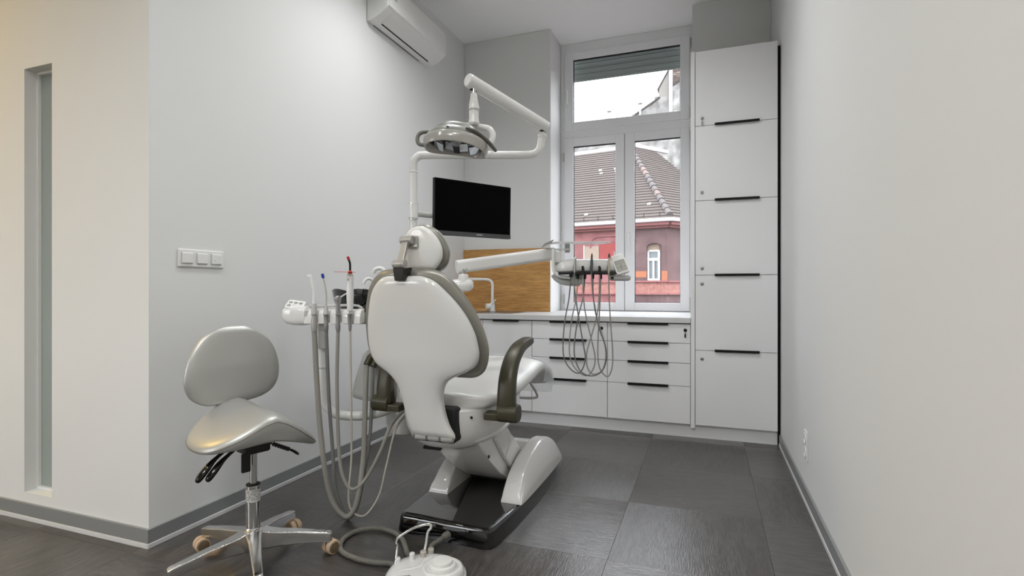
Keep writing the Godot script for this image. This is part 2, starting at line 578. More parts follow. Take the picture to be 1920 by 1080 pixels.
func room() -> void:
	# floor: dark vinyl squares whose grain turns from tile to tile
	var base := solid("floor", Sh.new().box(V3(-6.2, -0.14, -5.3), V3(0.7, -0.0095, 3.2), 0.0), mat("floor_under", Color(0.06, 0.055, 0.052), 0.5))
	off[base] = Vector3.ZERO
	var tex := [grain(512, 11, 5.0, 130.0, [Color(0.20, 0.19, 0.185), Color(0.38, 0.365, 0.355)], 0.95), grain(512, 47, 5.0, 130.0, [Color(0.205, 0.192, 0.185), Color(0.39, 0.37, 0.358)], 0.95)]
	var fm := []
	for k in 2:
		for tone in [Color(1, 1, 1), Color(0.93, 0.92, 0.91)]:
			fm.append(mat("vinyl_grain_%d" % fm.size(), tone, 0.29, 0.0, {"albedo_texture": tex[k][0], "normal_enabled": true, "normal_texture": tex[k][1], "normal_scale": 0.35, "metallic_specular": 0.68, "anisotropy_enabled": true, "anisotropy": 0.8}))
	var rng := RandomNumberGenerator.new()
	rng.seed = 4
	for i in range(-8, 3):
		for j in range(-2, 9):
			var x0 := -0.39 + 0.64 * i
			var z0 := -2.226 + 0.64 * (3 - j) - 0.64
			var x1 := minf(x0 + 0.64, XR)
			var z1 := maxf(z0 - 0.64, ZB)
			x0 = maxf(x0, -6.0)
			var b := rng.randi() % 4
			var gi := Vector2(rng.randf(), rng.randf())
			if x1 - x0 < 0.02 or z0 - z1 < 0.02 or (x1 < XL - 0.1 and z0 < ZP - 0.1) or z1 > 1.2:
				continue
			floor_tile(x0, x1, z0, z1, gi, (i + j) % 2 == 0, fm[b], base)
	var w: Material = M.wall_paint
	# left side wall and the partition that faces the corridor, with its slit of frosted glass
	solid("wall_left", Sh.new().box(V3(XL - 0.25, 0, ZB - 0.4), V3(XL, CEIL, ZP - 0.12), 0.0), w)
	var sx0 := -3.147
	var sx1 := -2.937
	var sy0 := 0.13
	var sy1 := 2.204
	var zb := ZP - 0.12
	var s := Sh.new()
	s.box(V3(-6.2, 0, zb), V3(sx0, CEIL, ZP), 0.0)
	s.box(V3(sx1, 0, zb), V3(XL, CEIL, ZP), 0.0)
	s.box(V3(sx0, 0, zb), V3(sx1, sy0, ZP), 0.0)
	s.box(V3(sx0, sy1, zb), V3(sx1, CEIL, ZP), 0.0)
	solid("wall_partition", s, w)
	var win := structure("window_2", V3(-3.04, sy0, ZP))
	s = Sh.new()
	s.box(V3(sx0, sy0, zb), V3(sx0 + 0.012, sy1, zb + 0.07), 0.001)
	s.box(V3(sx1 - 0.012, sy0, zb), V3(sx1, sy1, zb + 0.07), 0.001)
	s.box(V3(sx0 + 0.012, sy0, zb), V3(sx1 - 0.012, sy0 + 0.012, zb + 0.07), 0.001)
	s.box(V3(sx0 + 0.012, sy1 - 0.012, zb), V3(sx1 - 0.012, sy1, zb + 0.07), 0.001)
	part("window_frame", s, M.satin_white, win)
	part("frosted_pane", Sh.new().box(V3(sx0 + 0.012, sy0 + 0.012, zb + 0.045), V3(sx1 - 0.012, sy1 - 0.012, zb + 0.055), 0.0), M.frosted, win)
	# dim room behind the slit
	solid("wall_neighbour", Sh.new().box(V3(-6.2, 0, -3.6), V3(XL - 0.25, CEIL, -3.4), 0.0), w)
	solid("wall_corridor", Sh.new().box(V3(-6.4, 0, -3.6), V3(-6.2, CEIL, 3.2), 0.0), w)
	solid("wall_right", Sh.new().box(V3(XR, 0, ZB - 0.4), V3(XR + 0.25, CEIL, 3.2), 0.0), w)
	# rear wall out of view, with a broad window added as daylight fill
	s = Sh.new()
	s.box(V3(-6.4, 0, 3.0), V3(-5.8, CEIL, 3.2), 0.0)
	s.box(V3(-3.4, 0, 3.0), V3(XR + 0.25, CEIL, 3.2), 0.0)
	s.box(V3(-5.8, 0, 3.0), V3(-3.4, 0.8, 3.2), 0.0)
	s.box(V3(-5.8, 3.15, 3.0), V3(-3.4, CEIL, 3.2), 0.0)
	solid("wall_rear", s, w)
	var rear := structure("window_3", V3(-4.6, 0.8, 3.1))
	for i in 2:
		var x := -5.8 + i * 1.2
		var sash := part("sash", frame(Sh.new(), x, x + 1.2, 0.8, 3.15, 0.07, 0.07, 0.07, 0.07, 3.08, 3.14), M.satin_white, rear)
		part("pane", Sh.new().box(V3(x + 0.07, 0.87, 3.108), V3(x + 1.13, 3.08, 3.112), 0.0), M.glass, sash)
	# window wall: a deep niche from worktop to ceiling between two piers
	s = Sh.new()
	s.box(V3(XL, 0, ZB - 0.4), V3(-1.386, CEIL, ZB), 0.004)
	s.box(V3(-0.121, 0, ZB - 0.4), V3(XR, CEIL, ZB), 0.004)
	s.box(V3(-1.386, 0, ZB - 0.4), V3(-0.121, 0.862, ZB), 0.0)
	solid("wall_back", s, w)
	solid("ceiling", Sh.new().box(V3(-6.4, CEIL, ZB - 0.4), V3(XR + 0.25, CEIL + 0.25, 3.2), 0.0), M.ceiling_paint)
	# skirtings: an aluminium strip over a white foot strip
	for k in [["baseboard_left", V3(XL, 0, -4.2), V3(XL + 0.012, 0, ZP + 0.0121)], ["baseboard_right", V3(XR - 0.012, 0, -4.235), V3(XR, 0, 2.98)], ["baseboard_partition", V3(-6.15, 0, ZP), V3(XL + 0.0119, 0, ZP + 0.012)]]:
		var lo: Vector3 = k[1]
		var hi: Vector3 = k[2]
		var b := structure(k[0], lo)
		part("aluminium_strip", Sh.new().box(lo + V3(0, 0.022, 0), hi + V3(0, 0.083, 0), 0.0012), M.aluminium_strip, b)
		var grow := V3(0.003, 0, 0) if k[0] != "baseboard_partition" else V3(0, 0, 0.003)
		part("foot_strip", Sh.new().box(lo - (grow if k[0] == "baseboard_right" else Vector3.ZERO), hi + V3(0, 0.022, 0) + (Vector3.ZERO if k[0] == "baseboard_right" else grow), 0.002), M.worktop_white, b)

func frame(s: Sh, x0: float, x1: float, y0: float, y1: float, l: float, r: float, b: float, t: float, z0: float, z1: float, bev := 0.004) -> Sh:
	s.box(V3(x0, y0, z0), V3(x0 + l, y1, z1), bev)
	s.box(V3(x1 - r, y0, z0), V3(x1, y1, z1), bev)
	s.box(V3(x0 + l - 0.001, y0, z0), V3(x1 - r + 0.001, y0 + b, z1 - 0.0002), bev)
	s.box(V3(x0 + l - 0.001, y1 - t, z0), V3(x1 - r + 0.001, y1, z1 - 0.0002), bev)
	return s

func window() -> void:
	var w := structure("window_1", V3(-0.75, 0.906, -5.25))
	var z := -5.22
	part("window_frame", frame(Sh.new(), -1.385, -0.122, 0.87, CEIL, 0.05, 0.045, 0.045, 0.10, z - 0.05, z - 0.012), M.upvc, w)
	part("transom", Sh.new().box(V3(-1.36, 2.615, z - 0.049), V3(-0.14, 2.705, z - 0.008), 0.003), M.upvc, w)
	# each sash: x0, x1, y0, y1, then glass x0, x1, y0, y1
	var panes := []
	for k in [["upper_sash", -1.344, -0.153, 2.70, 3.48, -1.256, -0.238, 2.783, 3.404], ["casement", -1.344, -0.751, 0.912, 2.624, -1.254, -0.836, 0.988, 2.54], ["casement", -0.747, -0.153, 0.912, 2.624, -0.655, -0.236, 0.988, 2.54]]:
		var sash := part(k[0], frame(Sh.new(), k[1], k[2], k[3], k[4], k[5] - k[1], k[2] - k[6], k[7] - k[3], k[4] - k[8], z - 0.04, z), M.upvc, w)
		var seal := frame(Sh.new(), k[5] - 0.001, k[6] + 0.001, k[7] - 0.001, k[8] + 0.001, 0.006, 0.004, 0.004, 0.008, z - 0.036, z - 0.012, 0.001)
		part("black_seal", seal, M.black_rubber, sash)
		part("pane", Sh.new().box(V3(k[5], k[7], z - 0.03), V3(k[6], k[8], z - 0.026), 0.0), M.glass, sash)
		panes.append(sash)
	# meeting stile cover, handles, hinges
	part("gap_strip", Sh.new().box(V3(-0.752, 0.915, z - 0.03), V3(-0.746, 2.62, z - 0.004), 0.0), M.black_rubber, w)
	for k in [[-1.312, 2.98, 1], [-0.712, 1.64, 2]]:
		var s := Sh.new()
		s.rbox(V3(k[0], k[1], z + 0.006), V3(0.028, 0.065, 0.012), 0.003, 0.012)
		s.tube(PackedVector3Array([V3(k[0], k[1], z + 0.01), V3(k[0], k[1], z + 0.042)]), 0.008)
		s.rbox(V3(k[0], k[1] + 0.05 * (1 if k[2] == 1 else -1), z + 0.044), V3(0.02, 0.125, 0.012), 0.004, 0.009)
		part("window_handle", s, M.satin_white, panes[0] if k[2] == 1 else panes[2])
	for k in [[-1.352, 2.44], [-1.352, 1.02], [-0.146, 2.54], [-0.146, 1.0], [-0.146, 3.40], [-0.146, 2.76]]:
		part("hinge", Sh.new().tube(PackedVector3Array([V3(k[0], k[1] - 0.045, z + 0.004), V3(k[0], k[1] + 0.045, z + 0.004)]), 0.008, 8), M.pale_grey, w)
	# half-lowered roller shutter outside the upper pane
	for i in 6:
		var y := 3.235 + i * 0.052
		var s := Sh.new()
		s.prism(PackedVector2Array([V(0, 0), V(0.008, 0.004), V(0.014, 0.02), V(0.014, 0.034), V(0.008, 0.050), V(0, 0.0535), V(-0.004, 0.026)]), -1.32, -0.17, 0.0, Transform3D(Basis(V3(0, 0, 1), V3(0, 1, 0), V3(1, 0, 0)), V3(0, y, z - 0.10)))
		part("shutter_slat", s, M.shutter, w)
	part("shutter_rail", Sh.new().box(V3(-1.32, 3.215, z - 0.108), V3(-0.17, 3.236, z - 0.09), 0.003), M.shutter, w)

# ---------------------------------------------------------------- across the street
func outside() -> void:
	var K := V3(-1.13, 3.46, -18.69)          # the corner of the eaves
	var dl := V3(-0.9875, 0, -0.1577)         # the eaves run left and right from it
	var dr := V3(0.6, 0, -0.8)
	var nl := V3(0.1577, 0, -0.9875)          # into the building
	var nr := V3(-0.8, 0, -0.6)
	var slope := 0.82
	var t := thing("red_building", "red plastered corner house with a hipped tile roof, across the street", "building", V3(-2.5, -4.0, -19.5))
	var red := mat("red_plaster", Color(0.56, 0.37, 0.37), 0.9, 0.0, {"albedo_texture": noise_ramp(0.012, Color(0.72, 0.66, 0.68), Color(1.0, 1.0, 1.0), 21, 5), "uv1_triplanar": true, "uv1_world_triplanar": true, "uv1_scale": V3(0.35, 0.35, 0.35)})
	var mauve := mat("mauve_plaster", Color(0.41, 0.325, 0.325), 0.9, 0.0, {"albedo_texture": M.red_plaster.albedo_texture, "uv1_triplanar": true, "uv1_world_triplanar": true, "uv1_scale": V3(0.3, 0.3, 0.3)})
	var pale := mat("salmon_plaster", Color(0.62, 0.44, 0.41), 0.9, 0.0, {"albedo_texture": noise_ramp(0.02, Color(0.75, 0.68, 0.66), Color(1.0, 1.0, 1.0), 8, 5), "uv1_triplanar": true, "uv1_world_triplanar": true, "uv1_scale": V3(0.5, 0.5, 0.5)})
	var trim := mat("cornice_red", Color(0.50, 0.31, 0.31), 0.85)
	var dark := mat("street_dark", Color(0.32, 0.25, 0.26), 0.9)
	var white := mat("outdoor_white", Color(0.74, 0.74, 0.74), 0.6)
	var in_ := 0.35
	var W := K + nl * in_ / (1.0 + nl.dot(nr)) + nr * in_ / (1.0 + nl.dot(nr))      # wall corner
	var wl := func(a: float, y: float, d := 0.0) -> Vector3: return Vector3(W.x, 0, W.z) + dl * a + Vector3(0, y, 0) - nl * d   # along the left wall, out of it by d
	var wr := func(a: float, y: float, d := 0.0) -> Vector3: return Vector3(W.x, 0, W.z) + dr * a + Vector3(0, y, 0) - nr * d
	# walls, thick, with the arched opening left out
	var s := Sh.new()
	var ax := 0.19
	var bx := 0.72
	var quad := func(sh: Sh, f: Callable, a0: float, a1: float, y0: float, y1: float, d0: float, d1: float) -> void:
		var r0 := PackedVector3Array([f.call(a0, y0, d0), f.call(a1, y0, d0), f.call(a1, y1, d0), f.call(a0, y1, d0)])
		var r1 := PackedVector3Array([f.call(a0, y0, d1), f.call(a1, y0, d1), f.call(a1, y1, d1), f.call(a0, y1, d1)])
		sh.loft([r0, r1])
	quad.call(s, wl, 0.0, ax, -4.0, 3.4, -0.4, 0.0)
	quad.call(s, wl, ax, bx, -4.0, 1.38, -0.4, 0.0)
	quad.call(s, wl, ax, bx, 2.70, 3.4, -0.4, 0.0)
	quad.call(s, wl, bx, 1.18, -4.0, 3.4, -0.4, 0.0)
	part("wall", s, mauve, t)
	s = Sh.new()
	quad.call(s, wr, 0.0, 4.0, -4.0, 3.4, -0.4, 0.0)
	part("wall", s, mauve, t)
	s = Sh.new()
	quad.call(s, wl, 1.18, 9.0, -4.0, 3.4, -0.4, 0.0)
	part("wall", s, red, t)
	# arch over the window: the opening's rounded head and the tympanum in it
	var arc := PackedVector2Array()
	for i in 9:
		var a := PI * i / 8
		arc.append(V((ax + bx) / 2 - 0.265 * cos(a), 2.56 + 0.13 * sin(a)))
	s = Sh.new()
	for i in 8:
		var r0 := PackedVector3Array([wl.call(arc[i].x, arc[i].y, 0.0), wl.call(arc[i + 1].x, arc[i + 1].y, 0.0), wl.call(arc[i + 1].x, 2.71, 0.0), wl.call(arc[i].x, 2.71, 0.0)])
		var r1 := PackedVector3Array([wl.call(arc[i].x, arc[i].y, -0.3), wl.call(arc[i + 1].x, arc[i + 1].y, -0.3), wl.call(arc[i + 1].x, 2.71, -0.3), wl.call(arc[i].x, 2.71, -0.3)])
		s.loft([r0, r1])
	part("arch", s, mauve, t)
	s = Sh.new()
	quad.call(s, wl, ax, bx, 2.46, 2.705, -0.3, -0.17)
	part("arch_infill", s, mat("infill", Color(0.55, 0.48, 0.42), 0.9), t)
	# the white window in it
	s = Sh.new()
	quad.call(s, wl, ax + 0.09, ax + 0.17, 1.38, 2.46, -0.24, -0.12)
	quad.call(s, wl, bx - 0.06, bx, 1.38, 2.46, -0.24, -0.12)
	quad.call(s, wl, ax, ax + 0.09, 1.38, 2.46, -0.3, -0.2)
	quad.call(s, wl, ax + 0.09, bx, 1.38, 1.46, -0.24, -0.11)
	quad.call(s, wl, ax + 0.09, bx, 2.40, 2.46, -0.24, -0.12)
	quad.call(s, wl, ax + 0.09, bx, 2.08, 2.18, -0.24, -0.11)
	quad.call(s, wl, 0.475, 0.535, 1.4, 2.1, -0.24, -0.11)
	var f := part("window", s, white, t, "white arched-bay window with three panes")
	var pg := mat("far_glass", Color(0.30, 0.34, 0.36), 0.08, 0.2)
	for k in [[ax + 0.17, 0.475, 1.46, 2.08], [0.535, bx - 0.06, 1.46, 2.08], [ax + 0.17, bx - 0.06, 2.18, 2.40]]:
		s = Sh.new()
		quad.call(s, wl, k[0], k[1], k[2], k[3], -0.22, -0.19)
		part("pane", s, pg, f)
	# a beige rectangle in the left front, with a white strip at its edge
	s = Sh.new()
	quad.call(s, wl, 2.46, 3.02, 2.0, 2.66, -0.05, 0.03)
	var bb := part("beige_patch", s, mat("patch_beige", Color(0.53, 0.47, 0.42), 0.9), t, "beige rectangle with a white edge")
	s = Sh.new()
	quad.call(s, wl, 3.02, 3.05, 1.95, 2.7, -0.05, 0.05)
	part("post", s, white, bb)
	s = Sh.new()
	quad.call(s, wl, 1.75, 2.42, 2.0, 2.75, -0.05, 0.02)
	part("panel", s, mat("vermilion", Color(0.50, 0.21, 0.20), 0.8), t, "bright red patch beside the beige rectangle")
	# raised stucco moulding with a rounded corner
	var m := PackedVector3Array()
	for q in Sh.spl([V3(1.3, 3.02, 0), V3(2.3, 3.02, 0), V3(2.62, 2.98, 0), V3(2.75, 2.85, 0), V3(2.78, 2.6, 0)], 5):
		m.append(wl.call(q.x, q.y, 0.0))
	part("stucco_moulding", Sh.new().tube(m, 0.05, 8), red, t)
	# bands and cornice on both fronts
	for k in [["sill_band", 1.33, 1.39, 0.10, trim], ["string_course", 0.95, 1.33, 0.03, pale], ["lower_band", 0.90, 0.96, 0.10, trim], ["plinth_course", -4.0, 0.55, 0.06, dark], ["cornice", 3.20, 3.28, 0.16, trim], ["cornice", 3.28, 3.40, 0.30, trim]]:
		s = Sh.new()
		var e: float = k[3]
		quad.call(s, wl, -e * 0.4, 9.0, k[1], k[2], -0.05, e)
		part(k[0], s, k[4], t)
		s = Sh.new()
		quad.call(s, wr, -e * 0.4, 4.0, k[1], k[2], -0.05, e)
		part(k[0], s, k[4], t)
	s = Sh.new()
	quad.call(s, wl, 0.0, 0.19, 1.39, 1.72, -0.01, 0.012)
	part("painted_band", s, mat("ochre", Color(0.58, 0.36, 0.25), 0.9), t, "ochre patch of plaster")
	s = Sh.new()
	quad.call(s, wl, 0.72, 1.18, 1.5, 1.72, -0.01, 0.012)
	part("painted_band", s, M.ochre, t, "ochre patch of plaster")
	# gutters: a pale half-round board along the eaves
	for d in [dl, dr]:
		var p := PackedVector3Array([K + V3(0, -0.02, 0) - d * 0.02, K + V3(0, -0.02, 0) + d * (9.0 if d == dl else 4.0)])
		part("gutter", Sh.new().tube(p, 0.065, 8), white, t)
	# roof: every course of tiles is a sloping strip that overlaps the one below
	var roof_tex := noise_ramp(0.05, Color(0.62, 0.58, 0.56), Color(1.0, 0.98, 0.96), 17, 5)
	var tl := mat("roof_tiles", Color(0.385, 0.36, 0.35), 0.9, 0.0, {"albedo_texture": roof_tex, "uv1_triplanar": true, "uv1_world_triplanar": true, "uv1_scale": V3(0.9, 0.9, 0.9)})
	var bis := (nl + nr).normalized()
	var n := 30
	for side in 2:
		var step := (3.75 if side == 0 else 3.95) / n
		var d := dl if side == 0 else dr
		var nn := nl if side == 0 else nr
		s = Sh.new()
		var line := Sh.new()
		for i in n:
			var r0 := step * i / slope                   # distance in from the eaves
			var r1 := step * (i + 1.25) / slope
			var y0 := step * i
			var y1 := step * (i + 1.25) - 0.012
			var a0 := r0 / bis.dot(nn)
			var a1 := r1 / bis.dot(nn)
			var c0 := K + bis * a0 + V3(0, y0, 0)
			var c1 := K + bis * a1 + V3(0, y1, 0)
			var far := 8.0 if side == 0 else 4.5
			var up := (Vector3.UP * 1.0 - nn * slope).normalized()
			var e0 := K + nn * r0 + d * far + V3(0, y0, 0)
			var e1 := K + nn * r1 + d * far + V3(0, y1, 0)
			s.loft([PackedVector3Array([c0 + up * 0.035, e0 + up * 0.035, e1 + up * 0.01, c1 + up * 0.01]), PackedVector3Array([c0, e0, e1 - up * 0.02, c1 - up * 0.02])])
		var o := part("tile_courses", s, tl, t)
		o.set_meta("kind", "stuff")
		# pale sheet flashing along the top of this slope
		var rt := step * n / slope
		var f0 := K + bis * (rt / bis.dot(nn)) + V3(0, step * n, 0)
		var f1 := K + nn * rt + d * (8.0 if side == 0 else 5.5) + V3(0, step * n, 0)
		var lift := V3(0, 0.15, 0)
		part("flashing", Sh.new().loft([PackedVector3Array([f0, f1, f1 + lift, f0 + lift]), PackedVector3Array([f0 + nn * 0.12, f1 + nn * 0.12, f1 + nn * 0.12 + lift, f0 + nn * 0.12 + lift])]), white, t)
	# ridge tiles up the hip
	var hip_m := [mat("hip_tile", Color(0.35, 0.33, 0.325), 0.9), mat("hip_tile_light", Color(0.43, 0.375, 0.355), 0.9)]
	for i in 17:
		var h0 := 0.12 + i * 0.21
		var a0 := h0 / slope / bis.dot(nl)
		var a1 := (h0 + 0.23) / slope / bis.dot(nl)
		part("hip_tile", Sh.new().tube(PackedVector3Array([K + bis * a0 + V3(0, h0 + 0.03, 0), K + bis * a1 + V3(0, h0 + 0.25, 0)]), [0.125, 0.095], 8), hip_m[1 if i % 6 == 4 or i == 9 else 0], t)
	# a few white glazed tiles and snow hooks
	for k in [[3.62, 2.55], [3.5, 2.38], [2.95, 2.55], [2.86, 2.42], [4.0, 0.75], [3.2, 0.35], [0.95, 0.62]]:
		var c: Vector3 = K + dl * k[0] + nl * (k[1] / slope) + V3(0, k[1] + 0.05, 0)
		part("white_tile", Sh.new().rbox(c, V3(0.13, 0.12, 0.02), 0.004, -1.0, Basis(dl, (nl + V3(0, slope, 0)).normalized(), dl.cross((nl + V3(0, slope, 0)).normalized()))), white, t)
	for i in 10:
		var c := K + dl * (0.4 + i * 0.55) + nl * 0.06 + V3(0, 0.1, 0)
		part("snow_hook", Sh.new().tube(PackedVector3Array([c, c + V3(0, 0.16, 0)]), 0.012, 6), M.black_metal, t)
	# behind it: the bare gable of the next house
	var g := thing("gable_house", "grey bare-plastered gable wall with brick chimney, rising behind the red corner house", "building", V3(-2.5, -4.0, -27.5))
	var grey := mat("grey_plaster", Color(0.68, 0.68, 0.67), 0.95, 0.0, {"albedo_texture": noise_ramp(0.012, Color(0.55, 0.54, 0.53), Color(1, 1, 1), 33, 6), "uv1_triplanar": true, "uv1_world_triplanar": true, "uv1_scale": V3(0.25, 0.25, 0.25)})
	var z := -27.0
	var wall := PackedVector2Array([V(-6.69, -4.0), V(9.0, -4.0), V(9.0, 13.112), V(-1.231, 11.106), V(-1.541, 10.926), V(-1.744, 10.472), V(-2.138, 10.413), V(-2.724, 10.054), V(-3.417, 9.636), V(-3.823, 9.361), V(-6.69, 8.884)])
	part("gable_wall", Sh.new().prism(wall, z - 0.6, z), grey, g)
	var cop := mat("coping", Color(0.26, 0.24, 0.23), 0.9)
	for i in 14:
		var f0 := float(i) / 14.0
		var f1 := (i + 0.93) / 14.0
		var a := _on(wall, 9, 6, f0)
		var b := _on(wall, 9, 6, f1)
		var dd := (b - a).normalized()
		part("coping_tile", Sh.new().prism(PackedVector2Array([a, b, b + V(-dd.y, dd.x) * 0.07, a + V(-dd.y, dd.x) * 0.09]), z - 0.65, z + 0.06), cop, g)
	for k in [[V(-1.231, 11.106), V(9.0, 13.112)], [V(-1.541, 10.926), V(-1.231, 11.106)]]:
		var dd: Vector2 = (k[1] - k[0]).normalized()
		part("coping_tile", Sh.new().prism(PackedVector2Array([k[0], k[1], k[1] + V(-dd.y, dd.x) * 0.08, k[0] + V(-dd.y, dd.x) * 0.08]), z - 0.65, z + 0.06), cop, g)
	part("stack_wall", Sh.new().prism(PackedVector2Array([V(-2.222, 10.174), V(-1.708, 10.413), V(-1.708, 11.787), V(-2.222, 10.867)]), z - 0.5, z - 0.08), mat("stack_plaster", Color(0.50, 0.49, 0.47), 0.95), g)
	part("stack_wall_coping", Sh.new().prism(PackedVector2Array([V(-2.27, 10.819), V(-1.708, 11.787), V(-1.708, 11.918), V(-2.306, 10.867)]), z - 0.55, z - 0.05), cop, g)
	part("stub_chimney", Sh.new().box(V3(-2.437, 10.054, z - 0.45), V3(-2.234, 10.532, z - 0.1), 0.01), mat("stub", Color(0.46, 0.45, 0.44), 0.95), g)
	part("pilaster", Sh.new().box(V3(-1.744, 8.979, z - 0.3), V3(-1.565, 12.145, z + 0.08), 0.01), mat("pale_pilaster", Color(0.62, 0.61, 0.60), 0.95), g)
	# chimney of single bricks
	var stack := part("chimney", Sh.new().box(V3(-1.559, 10.532, z - 0.55), V3(-1.213, 12.229, z - 0.02), 0.0), mat("mortar", Color(0.52, 0.50, 0.47), 0.95), g)
	var brick := [mat("brick_grey", Color(0.40, 0.36, 0.33), 0.95), mat("brick_tan", Color(0.50, 0.44, 0.40), 0.95), mat("brick_brown", Color(0.33, 0.28, 0.26), 0.95)]
	var rng := RandomNumberGenerator.new()
	rng.seed = 12
	for r in 13:
		for c in 2:
			var x := -1.553 + c * 0.168 + (0.0 if r % 2 == 0 else 0.022)
			part("brick", Sh.new().box(V3(x, 11.05 + r * 0.09, z - 0.02), V3(minf(x + 0.155, -1.217), 11.126 + r * 0.09, z - 0.005 + rng.randf() * 0.012), 0.0), brick[rng.randi() % 3], stack)
	part("lead_ledge", Sh.new().box(V3(-6.69, 9.003, z - 0.02), V3(9.0, 9.218, z + 0.14), 0.01), white, g)
	for k in [[-3.106, 9.22, 10.2, 0.054], [-4.635, 9.22, 9.98, 0.06]]:
		var v := thing("vent_pipe", "grey vent pipe with a flat cap on the sloping gable edge" if k[0] > -4.0 else "small grey vent pipe standing apart at the left of the gable", "pipe", V3(k[0], k[1], z + 0.07))
		part("pipe", Sh.new().tube(PackedVector3Array([V3(k[0], k[1], z + 0.07), V3(k[0], k[2], z + 0.07)]), k[3], 12), M.grey_plastic, v)
		part("cap", Sh.new().tube(PackedVector3Array([V3(k[0], k[2], z + 0.07), V3(k[0], k[2] + 0.05, z + 0.07)]), k[3] * 2.1, 12), M.grey_plastic, v)
	var dm := thing("roof_dome", "small white domed roof vent beside the left vent pipe", "vent", V3(-4.81, 8.86, z - 0.3))
	part("dome", Sh.new().lathe([V(0.155, 8.8), V(0.155, 9.66), V(0.12, 9.77), V(0.06, 9.815), V(0.005, 9.83)], 16, Transform3D(Basis(), V3(-4.81, 0, z - 0.3))), white, dm)
	solid("street", Sh.new().box(V3(-30, -4.2, -40), V3(30, -4.0, -6.2), 0.0), dark)

func _on(w: PackedVector2Array, i0: int, i1: int, f: float) -> Vector2:   # a point on the outline between two corners, by share of x
	var x := lerpf(w[i0].x, w[i1].x, f)
	for i in range(i0, i1, -1):
		if x >= w[i].x and x <= w[i - 1].x:
			return w[i].lerp(w[i - 1], (x - w[i].x) / (w[i - 1].x - w[i].x))
	return w[i1]

# ---------------------------------------------------------------- built-in furniture
const ZD := -4.233      # front face of the doors

func handle(x0: float, x1: float, y: float, parent: Node3D) -> void:
	var s := Sh.new()
	s.box(V3(x0, y - 0.010, ZD + 0.012), V3(x1, y + 0.008, ZD + 0.016), 0.001)
	s.box(V3(x0, y + 0.004, ZD - 0.012), V3(x1, y + 0.008, ZD + 0.016), 0.001)
	part("handle", s, M.black_metal, parent)

func lock(x: float, y: float, m: Material, parent: Node3D, key := false, key_m: Material = null) -> void:
	var fwd := Basis(V3(1, 0, 0), V3(0, 0, 1), V3(0, -1, 0))
	part("lock", Sh.new().lathe([V(0.0125, 0), V(0.0125, 0.004), V(0.010, 0.0055), V(0.004, 0.006)], 16, Transform3D(fwd, V3(x, y, ZD))), m, parent)
	if key:
		var s := Sh.new()
		s.rbox(V3(x, y, ZD + 0.013), V3(0.004, 0.010, 0.018), 0.001)
		s.lathe([V(0.004, -0.0015), V(0.012, -0.0015), V(0.012, 0.0015), V(0.004, 0.0015)], 14, Transform3D(Basis(V3(0, 0, 1), V3(1, 0, 0), V3(0, 1, 0)), V3(x, y, ZD + 0.028)))
		s.tube(Sh.spl([V3(x, y - 0.008, ZD + 0.03), V3(x + 0.001, y - 0.022, ZD + 0.024), V3(x, y - 0.03, ZD + 0.016)], 3), 0.0022, 6)
		s.rbox(V3(x, y - 0.042, ZD + 0.013), V3(0.011, 0.03, 0.003), 0.001)
		part("key", s, key_m, parent)

func front(called: String, x0: float, x1: float, y0: float, y1: float, parent: Node3D) -> MeshInstance3D:
	return part(called, Sh.new().box(V3(x0 + 0.0018, y0 + 0.0018, ZD - 0.018), V3(x1 - 0.0018, y1 - 0.0018, ZD), 0.0012), M.lacquer, parent)

func carcass(x0: float, x1: float, y0: float, y1: float, parent: Node3D) -> void:
	var s := Sh.new()
	s.box(V3(x0, y0, ZB), V3(x0 + 0.018, y1, ZD - 0.02), 0.0)
	s.box(V3(x1 - 0.018, y0, ZB), V3(x1, y1, ZD - 0.02), 0.0)
	s.box(V3(x0 + 0.018, y0, ZB), V3(x1 - 0.018, y0 + 0.018, ZD - 0.02), 0.0)
	s.box(V3(x0 + 0.018, y1 - 0.018, ZB), V3(x1 - 0.018, y1, ZD - 0.02), 0.0)
	s.box(V3(x0 + 0.018, y0 + 0.018, ZB), V3(x1 - 0.018, y1 - 0.018, ZB + 0.008), 0.0)
	part("carcass", s, M.lacquer_shade if M.has("lacquer_shade") else mat("lacquer_shade", Color(0.5, 0.5, 0.5), 0.6), parent)

